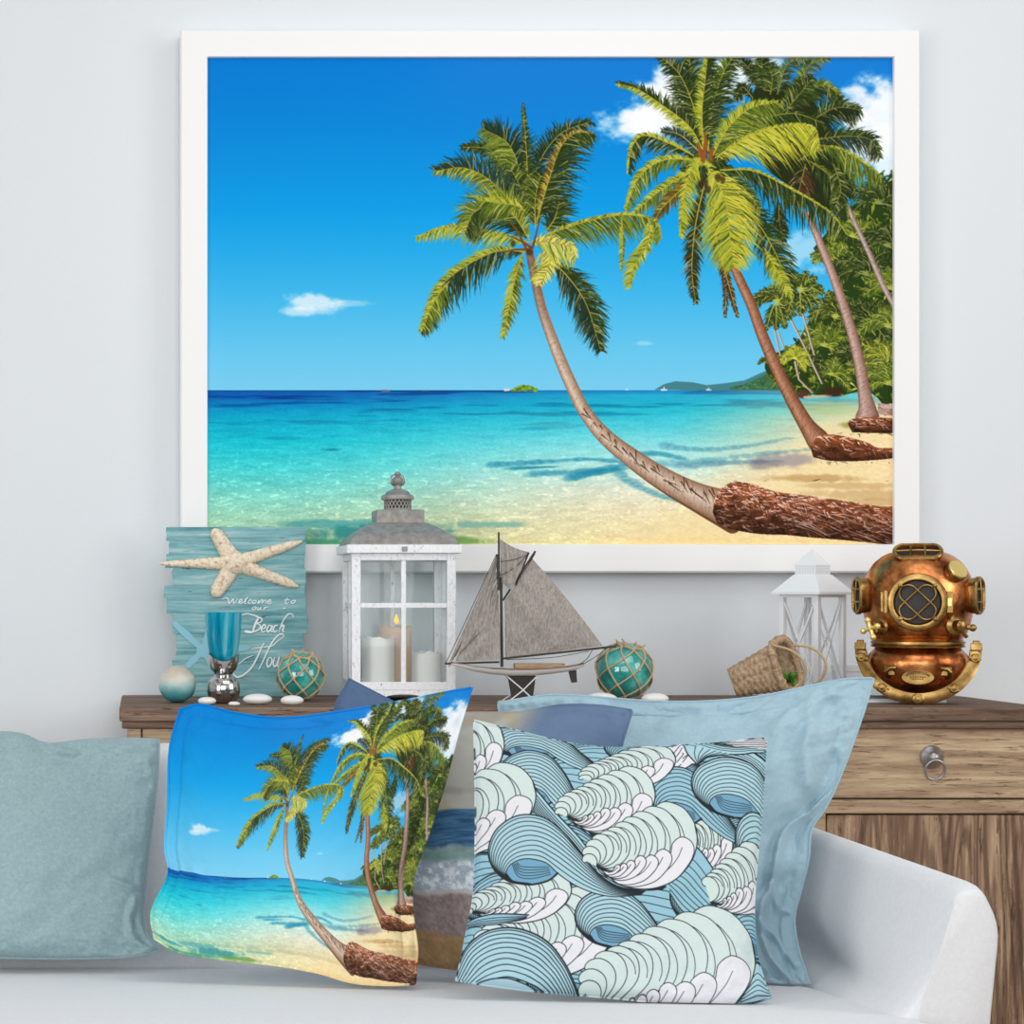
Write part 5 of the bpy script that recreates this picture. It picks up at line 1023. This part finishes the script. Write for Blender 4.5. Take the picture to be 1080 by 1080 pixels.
# brass flange: band along the front outline and its twin at the back
def band(dy0, dy1, s_):
    mb = MB(); R_ = []
    for i in range(49):
        t = math.radians(4 + 172 * i / 48); c_, s2 = math.cos(t), math.sin(t)
        yo = 672 + 338 * s2; yi = 672 + 270 * s2; xo = 445 + 357 * c_; xi = 445 + 292 * c_; dd = dy0 + (dy1 - dy0) * s2
        R_.append([Hp(xo, yo, dd), Hp((xo + xi) / 2, (yo + yi) / 2, dd - s_ * 10), Hp(xi, yi, dd - s_ * 4), Hp(xi, yi, dd + s_ * 18), Hp(xo, yo, dd + s_ * 18)])
    return mb.loft(R_)
FR0, FR1 = -70, -215
band(FR0, FR1, 1).build('brass_flange', M_['brass'], hl, ang=30); band(-FR0, -FR1, -1).build('brass_flange', M_['brass'], hl, ang=30)
for i, t in enumerate((12, 52, 90, 128, 168)):
    t = math.radians(t); x, y = 445 + 325 * math.cos(t), 672 + 304 * math.sin(t); dd = FR0 + (FR1 - FR0) * math.sin(t) - 8; p = Hp(x, y, dd); r_ = 36 if i == 2 else 28
    s_ = MB().lathe([(r_ * uh, 0), (r_ * uh, 8 * uh), (r_ * .75 * uh, 14 * uh), (r_ * .5 * uh, 14 * uh), (r_ * .45 * uh, 24 * uh), (2 * uh, 26 * uh)], p, RX, 20)
    if i != 2: s_.bar(p + Vector((-34 * uh, -16 * uh, 10 * uh)), p + Vector((34 * uh, -16 * uh, -10 * uh)), 16 * uh, 12 * uh)
    s_.build('wing_nut', M_['brass'], hl)
for sx in (-1, 1): MB().box(Hp(445 + sx * 325 - 32, 690, -95), Hp(445 + sx * 325 + 32, 648, -40)).tube([Hp(445 + sx * 325 - 20, 645, -70), Hp(445 + sx * 325 + 20, 645, -70)], 14 * uh, 10).build('shoulder_clamp', M_['brass'], hl, bevel=.0012)
for sx in (-1, 1):
    x = 445 + sx * 157; MB().tube([Hp(x - sx * 26, 790, -195), Hp(x - sx * 24, 792, -238), Hp(x + sx * 6, 796, -246), Hp(x + sx * 22, 815, -240), Hp(x + sx * 18, 842, -225), Hp(x + sx * 4, 848, -190)], 15 * uh, 8).box(Hp(x - 30, 838, -212), Hp(x + 30, 786, -180)).build('lug', M_['brass'], hl, bevel=.001)
plq = Hp(445, 850, -232); PM = Matrix.Rotation(math.radians(78), 3, 'X')
pq = MB(); pq.loft([[plq + PM @ Vector((a_ * r_ * uh * math.cos(2 * math.pi * k / 40), b_ * r_ * uh * math.sin(2 * math.pi * k / 40), h * uh)) for k in range(40)] for a_, b_, r_, h in ((92, 46, 1, -20), (92, 46, 1, 14), (88, 42, 1, 19), (80, 36, 1, 19), (78, 34, 1, 15), (4, 2, 1, 16))]); pq.build('name_plaque', M_['brass'], hl)
tx = MB()
for k in range(15): t = math.radians(20 + 140 * k / 14); q0 = plq + PM @ Vector((66 * uh * math.cos(t), 27 * uh * math.sin(t), 19 * uh)); tx.box(q0 - Vector((2.5, 3, 4)) * uh, q0 + Vector((2.5, 1, 4)) * uh)
for j, n_ in ((2, 7), (-10, 5)):
    for k in range(n_): q0 = plq + PM @ Vector(((k - (n_ - 1) / 2) * 13 * uh, j * uh, 18 * uh)); tx.box(q0 - Vector((4, 3, 2.5)) * uh, q0 + Vector((4, 1, 2.5)) * uh)
tx.build('engraving', M_['spar'], hl, smooth=False)
# faceplate
fc = Hp(443, 405, -306)
MB().lathe([(168 * uh, -100 * uh), (170 * uh, 6 * uh), (164 * uh, 18 * uh), (150 * uh, 24 * uh), (134 * uh, 22 * uh), (130 * uh, 12 * uh), (126 * uh, 2 * uh), (120 * uh, -6 * uh)], fc, RX, 56, False).build('faceplate_ring', M_['brass'], hl)
MB().lathe([(128 * uh, -14 * uh), (128 * uh, -2 * uh), (60 * uh, 2 * uh), (1 * uh, 3 * uh)], fc, RX, 48).build('face_glass', M_['port_glass'], hl)
gd = MB()
def FP(x, y, h=14): return fc + Vector((x * uh, -h * uh, y * uh))
# woven guard: two long loops crossing diagonally
for a0 in (45, 135):
    P = []; r_ = 50; L_ = 72
    for k in range(20): t = math.radians(-90 + 180 * k / 19); P.append((L_ + r_ * math.cos(t), r_ * math.sin(t)))
    for k in range(20): t = math.radians(90 + 180 * k / 19); P.append((-L_ + r_ * math.cos(t), r_ * math.sin(t)))
    c_, s_ = math.cos(math.radians(a0)), math.sin(math.radians(a0)); gd.tube([FP(x * c_ - y * s_, x * s_ + y * c_, 14 + (3 if a0 > 90 else 0)) for x, y in P], 6.5 * uh, 8, True)
gd.build('face_guard', M_['brass'], hl)
for sx, sy in ((1, 1), (1, -1), (-1, 1), (-1, -1)): MB().lathe([(15 * uh, -6 * uh), (15 * uh, 8 * uh), (8 * uh, 14 * uh), (1 * uh, 15 * uh)], FP(sx * 98, sy * 98, 14), RX, 14).build('guard_bolt', M_['brass'], hl)
MB().box(FP(-205, 62, -70), FP(-160, -58, 14)).tube([FP(-178, 70, 14), FP(-178, -66, 14)], 14 * uh, 10).build('hinge', M_['brass'], hl, bevel=.001)
MB().box(FP(160, 62, -70), FP(196, -62, 8)).build('latch_plate', M_['brass'], hl, bevel=.001); MB().box(FP(164, 26, 4), FP(190, -26, 24)).build('latch', M_['gold'], hl, bevel=.0012)
# stadium shaped ports
def port(c, right, up, out, a_, b_, dep, bars):
    def ring(ka, kb, h):
        P = []
        for k in range(40):
            t = 2 * math.pi * k / 40; x = (a_ - b_) * (1 if math.cos(t) >= 0 else -1) * (1 if abs(math.cos(t)) > 1e-6 else 0) + ka * math.cos(t); P.append(c + right * (x * uh) + up * (kb * math.sin(t) * uh) + out * (h * uh))
        return P
    b1 = b_
    MB().loft([ring(b1, b1, -dep), ring(b1, b1, -4), ring(b1 + 8, b1 + 8, 0), ring(b1 + 8, b1 + 8, 14), ring(b1, b1, 22), ring(b1 - 12, b1 - 12, 22), ring(b1 - 18, b1 - 18, 10), ring(b1 - 18, b1 - 18, -6)], False, False).build('port_ring', M_['brass'], hl, ang=30)
    MB().loft([ring(b1 - 16, b1 - 16, -10), ring(b1 - 16, b1 - 16, -4)]).build('port_glass', M_['port_glass'], hl)
    g_ = MB(); ln_ = a_ - 14
    for s_ in bars: g_.tube([c + right * (s_ * uh) + up * ((b1 - 8) * uh) + out * (16 * uh), c + right * (s_ * uh) + out * (24 * uh), c + right * (s_ * uh) - up * ((b1 - 8) * uh) + out * (16 * uh)], 7 * uh, 8)
    g_.tube([c + right * (-ln_ * uh) + out * (16 * uh), c + out * (24 * uh), c + right * (ln_ * uh) + out * (16 * uh)], 6 * uh, 8); g_.build('port_guard', M_['brass'], hl)
o_ = Vector((0, -.76, .65)).normalized(); port(Hp(445, 112, -160), Vector((1, 0, 0)), o_.cross(Vector((1, 0, 0))) * -1, o_, 134, 56, 90, (-40, 40))
for sx in (-1, 1):
    o_ = Vector((sx * .90, -.42, .02)).normalized(); up_ = Vector((0, 0, 1)); rt = up_; sid = o_.cross(up_).normalized(); port(Hp(445 + sx * 330, 366, -95), rt, sid, o_, 106, 62, 80, (-38, 38))
# knob, valves
o_ = Vector((.55, -.62, .56)).normalized(); q = o_.to_track_quat('Z', 'Y').to_matrix(); kc_ = Hp(640, 238, -190)
MB().lathe([(58 * uh, -40 * uh), (58 * uh, 20 * uh), (66 * uh, 24 * uh), (66 * uh, 44 * uh), (60 * uh, 50 * uh)], kc_, q, 32).build('air_inlet', M_['brass'], hl)
MB().lathe([(60 * uh, 50 * uh), (56 * uh, 56 * uh), (1 * uh, 58 * uh)], kc_, q, 32).build('inlet_cap', M_['gold'], hl)
o_ = Vector((-.55, -.8, -.1)).normalized(); q = o_.to_track_quat('Z', 'Y').to_matrix(); vb = Hp(240, 550, -190)
MB().lathe([(48 * uh, -40 * uh), (52 * uh, 10 * uh), (40 * uh, 20 * uh), (30 * uh, 60 * uh), (36 * uh, 64 * uh), (36 * uh, 80 * uh), (12 * uh, 84 * uh), (12 * uh, 100 * uh)], vb, q, 24).build('valve_body', M_['brass'], hl)
wh = vb + o_ * (104 * uh); sw = MB().ball(wh, 16 * uh, None, None, None, 14, 8)
for k in range(4):
    t = math.pi / 2 * k + .3; d_ = q @ Vector((math.cos(t), math.sin(t), 0)); sw.tube([wh + d_ * (6 * uh), wh + d_ * (30 * uh), wh + d_ * (52 * uh)], [14 * uh, 11 * uh, 17 * uh], 10); sw.ball(wh + d_ * (52 * uh), 19 * uh, None, None, None, 12, 8)
sw.build('valve_wheel', M_['gold'], hl)
o_ = Vector((.5, -.84, -.05)).normalized(); q = o_.to_track_quat('Z', 'Y').to_matrix(); vb = Hp(650, 540, -215)
MB().lathe([(56 * uh, -40 * uh), (58 * uh, 8 * uh), (48 * uh, 16 * uh), (34 * uh, 22 * uh), (30 * uh, 50 * uh), (34 * uh, 54 * uh), (34 * uh, 74 * uh), (24 * uh, 82 * uh), (2 * uh, 84 * uh)], vb, q, 24).tube([vb + o_ * (40 * uh), vb + o_ * (40 * uh) + Vector((70 * uh, 0, -10 * uh))], 16 * uh, 10).ball(vb + o_ * (40 * uh) + Vector((76 * uh, 0, -12 * uh)), 22 * uh, None, None, None, 12, 8).tube([vb + Vector((30 * uh, 0, -20 * uh)), Hp(715, 610, -200)], 12 * uh, 8).build('exhaust_valve', M_['brass'], hl)
hl.rotation_euler.z = math.radians(-20)
# slate book under the helmet's back edge
p0, p1 = at(903, 0, 3.43), at(1003, 0, 3.43)
bkx = thing('book', ((p0.x + p1.x) / 2, Y(3.48), TOP), 'thin slate grey book lying flat under the diving helmet', 'book')
yb0, yb1 = Y(3.438), Y(3.478); t_ = .0105
MB().box((p0.x, yb0, TOP), (p1.x, yb1, TOP + .002)).box((p0.x, yb0, TOP + t_ - .002), (p1.x, yb1, TOP + t_)).box((p0.x, yb1 - .002, TOP + .002), (p1.x, yb1, TOP + t_ - .002)).build('cover', M_['slate'], bkx, smooth=False)
MB().box((p0.x + .003, yb0 + .003, TOP + .002), (p1.x - .003, yb1 - .002, TOP + t_ - .002)).build('pages', M_['paper'], bkx, smooth=False)
# ------------------------------------------------------------------ light and camera
sc = bpy.context.scene
def area(name, loc, target, sx, sy, power, col):
    l = bpy.data.lights.new(name, 'AREA'); l.shape = 'RECTANGLE'; l.size = sx; l.size_y = sy; l.energy = power; l.color = col
    o = bpy.data.objects.new(name, l); o.location = loc; o.rotation_euler = (Vector(target) - Vector(loc)).to_track_quat('-Z', 'Y').to_euler(); COL.objects.link(o); return o
area('ceiling_light', (.9, -1.7, 2.65), (.6, -.35, .8), 1.8, 1.2, 12, (1, .995, .985))
area('right_window_light', (3.1, -2.4, 1.8), (.6, -.3, .8), 1.4, 1.6, 25, (1, .995, .985))
area('left_fill_light', (-2.3, -3.5, 1.4), (.9, -.9, .6), 1.4, 1.6, 46, (1, .997, .99))  # unseen fill lamp added to lift the sofa arm's inner face
area('front_fill_light', (-.2, -4.9, 1.7), (.4, 0, .8), 2.6, 1.8, 46, (1, .997, .99))  # unseen soft fill added behind the camera to brighten candles and front faces
w = bpy.data.worlds.new('World'); sc.world = w; w.use_nodes = True; nt_ = w.node_tree; bgn = nt_.nodes['Background']
tcw = nt_.nodes.new('ShaderNodeTexCoord'); sp_ = nt_.nodes.new('ShaderNodeSeparateXYZ'); rp = nt_.nodes.new('ShaderNodeValToRGB'); nt_.links.new(tcw.outputs['Generated'], sp_.inputs[0])
mr = nt_.nodes.new('ShaderNodeMapRange'); mr.inputs[1].default_value = -1; mr.inputs[2].default_value = 1; nt_.links.new(sp_.outputs[2], mr.inputs[0]); nt_.links.new(mr.outputs[0], rp.inputs[0])
el = rp.color_ramp.elements; el[0].position = .3; el[0].color = (.22, .21, .20, 1); el[1].position = .6; el[1].color = (.80, .81, .82, 1)
nz_ = nt_.nodes.new('ShaderNodeTexNoise'); nz_.inputs['Scale'].default_value = 2.2; nz_.inputs['Detail'].default_value = 1.; nt_.links.new(tcw.outputs['Generated'], nz_.inputs['Vector'])
r2 = nt_.nodes.new('ShaderNodeValToRGB'); e2 = r2.color_ramp.elements; e2[0].position = .42; e2[0].color = (.3, .3, .3, 1); e2[1].position = .56; e2[1].color = (1.35, 1.35, 1.35, 1); nt_.links.new(nz_.outputs['Fac'], r2.inputs[0])
mxw = nt_.nodes.new('ShaderNodeMix'); mxw.data_type = 'RGBA'; mxw.blend_type = 'MULTIPLY'; mxw.inputs[0].default_value = 1; nt_.links.new(rp.outputs[0], mxw.inputs[6]); nt_.links.new(r2.outputs[0], mxw.inputs[7]); nt_.links.new(mxw.outputs[2], bgn.inputs[0]); bgn.inputs[1].default_value = .62
cam = bpy.data.cameras.new('camera'); co = bpy.data.objects.new('camera', cam); COL.objects.link(co); co.location = (0, -WALL, CZ); co.rotation_euler = (math.radians(90), 0, 0)
cam.sensor_width = 36; cam.lens = 36 * F / 1080; cam.shift_x = (540 - PX) / 1080; cam.shift_y = (PY0 - 540) / 1080; cam.clip_start = .05; sc.camera = co
sc.view_settings.view_transform = 'Standard'; sc.view_settings.look = 'None'; sc.view_settings.gamma = 1; sc.view_settings.exposure = -.04; sc.view_settings.use_curve_mapping = False
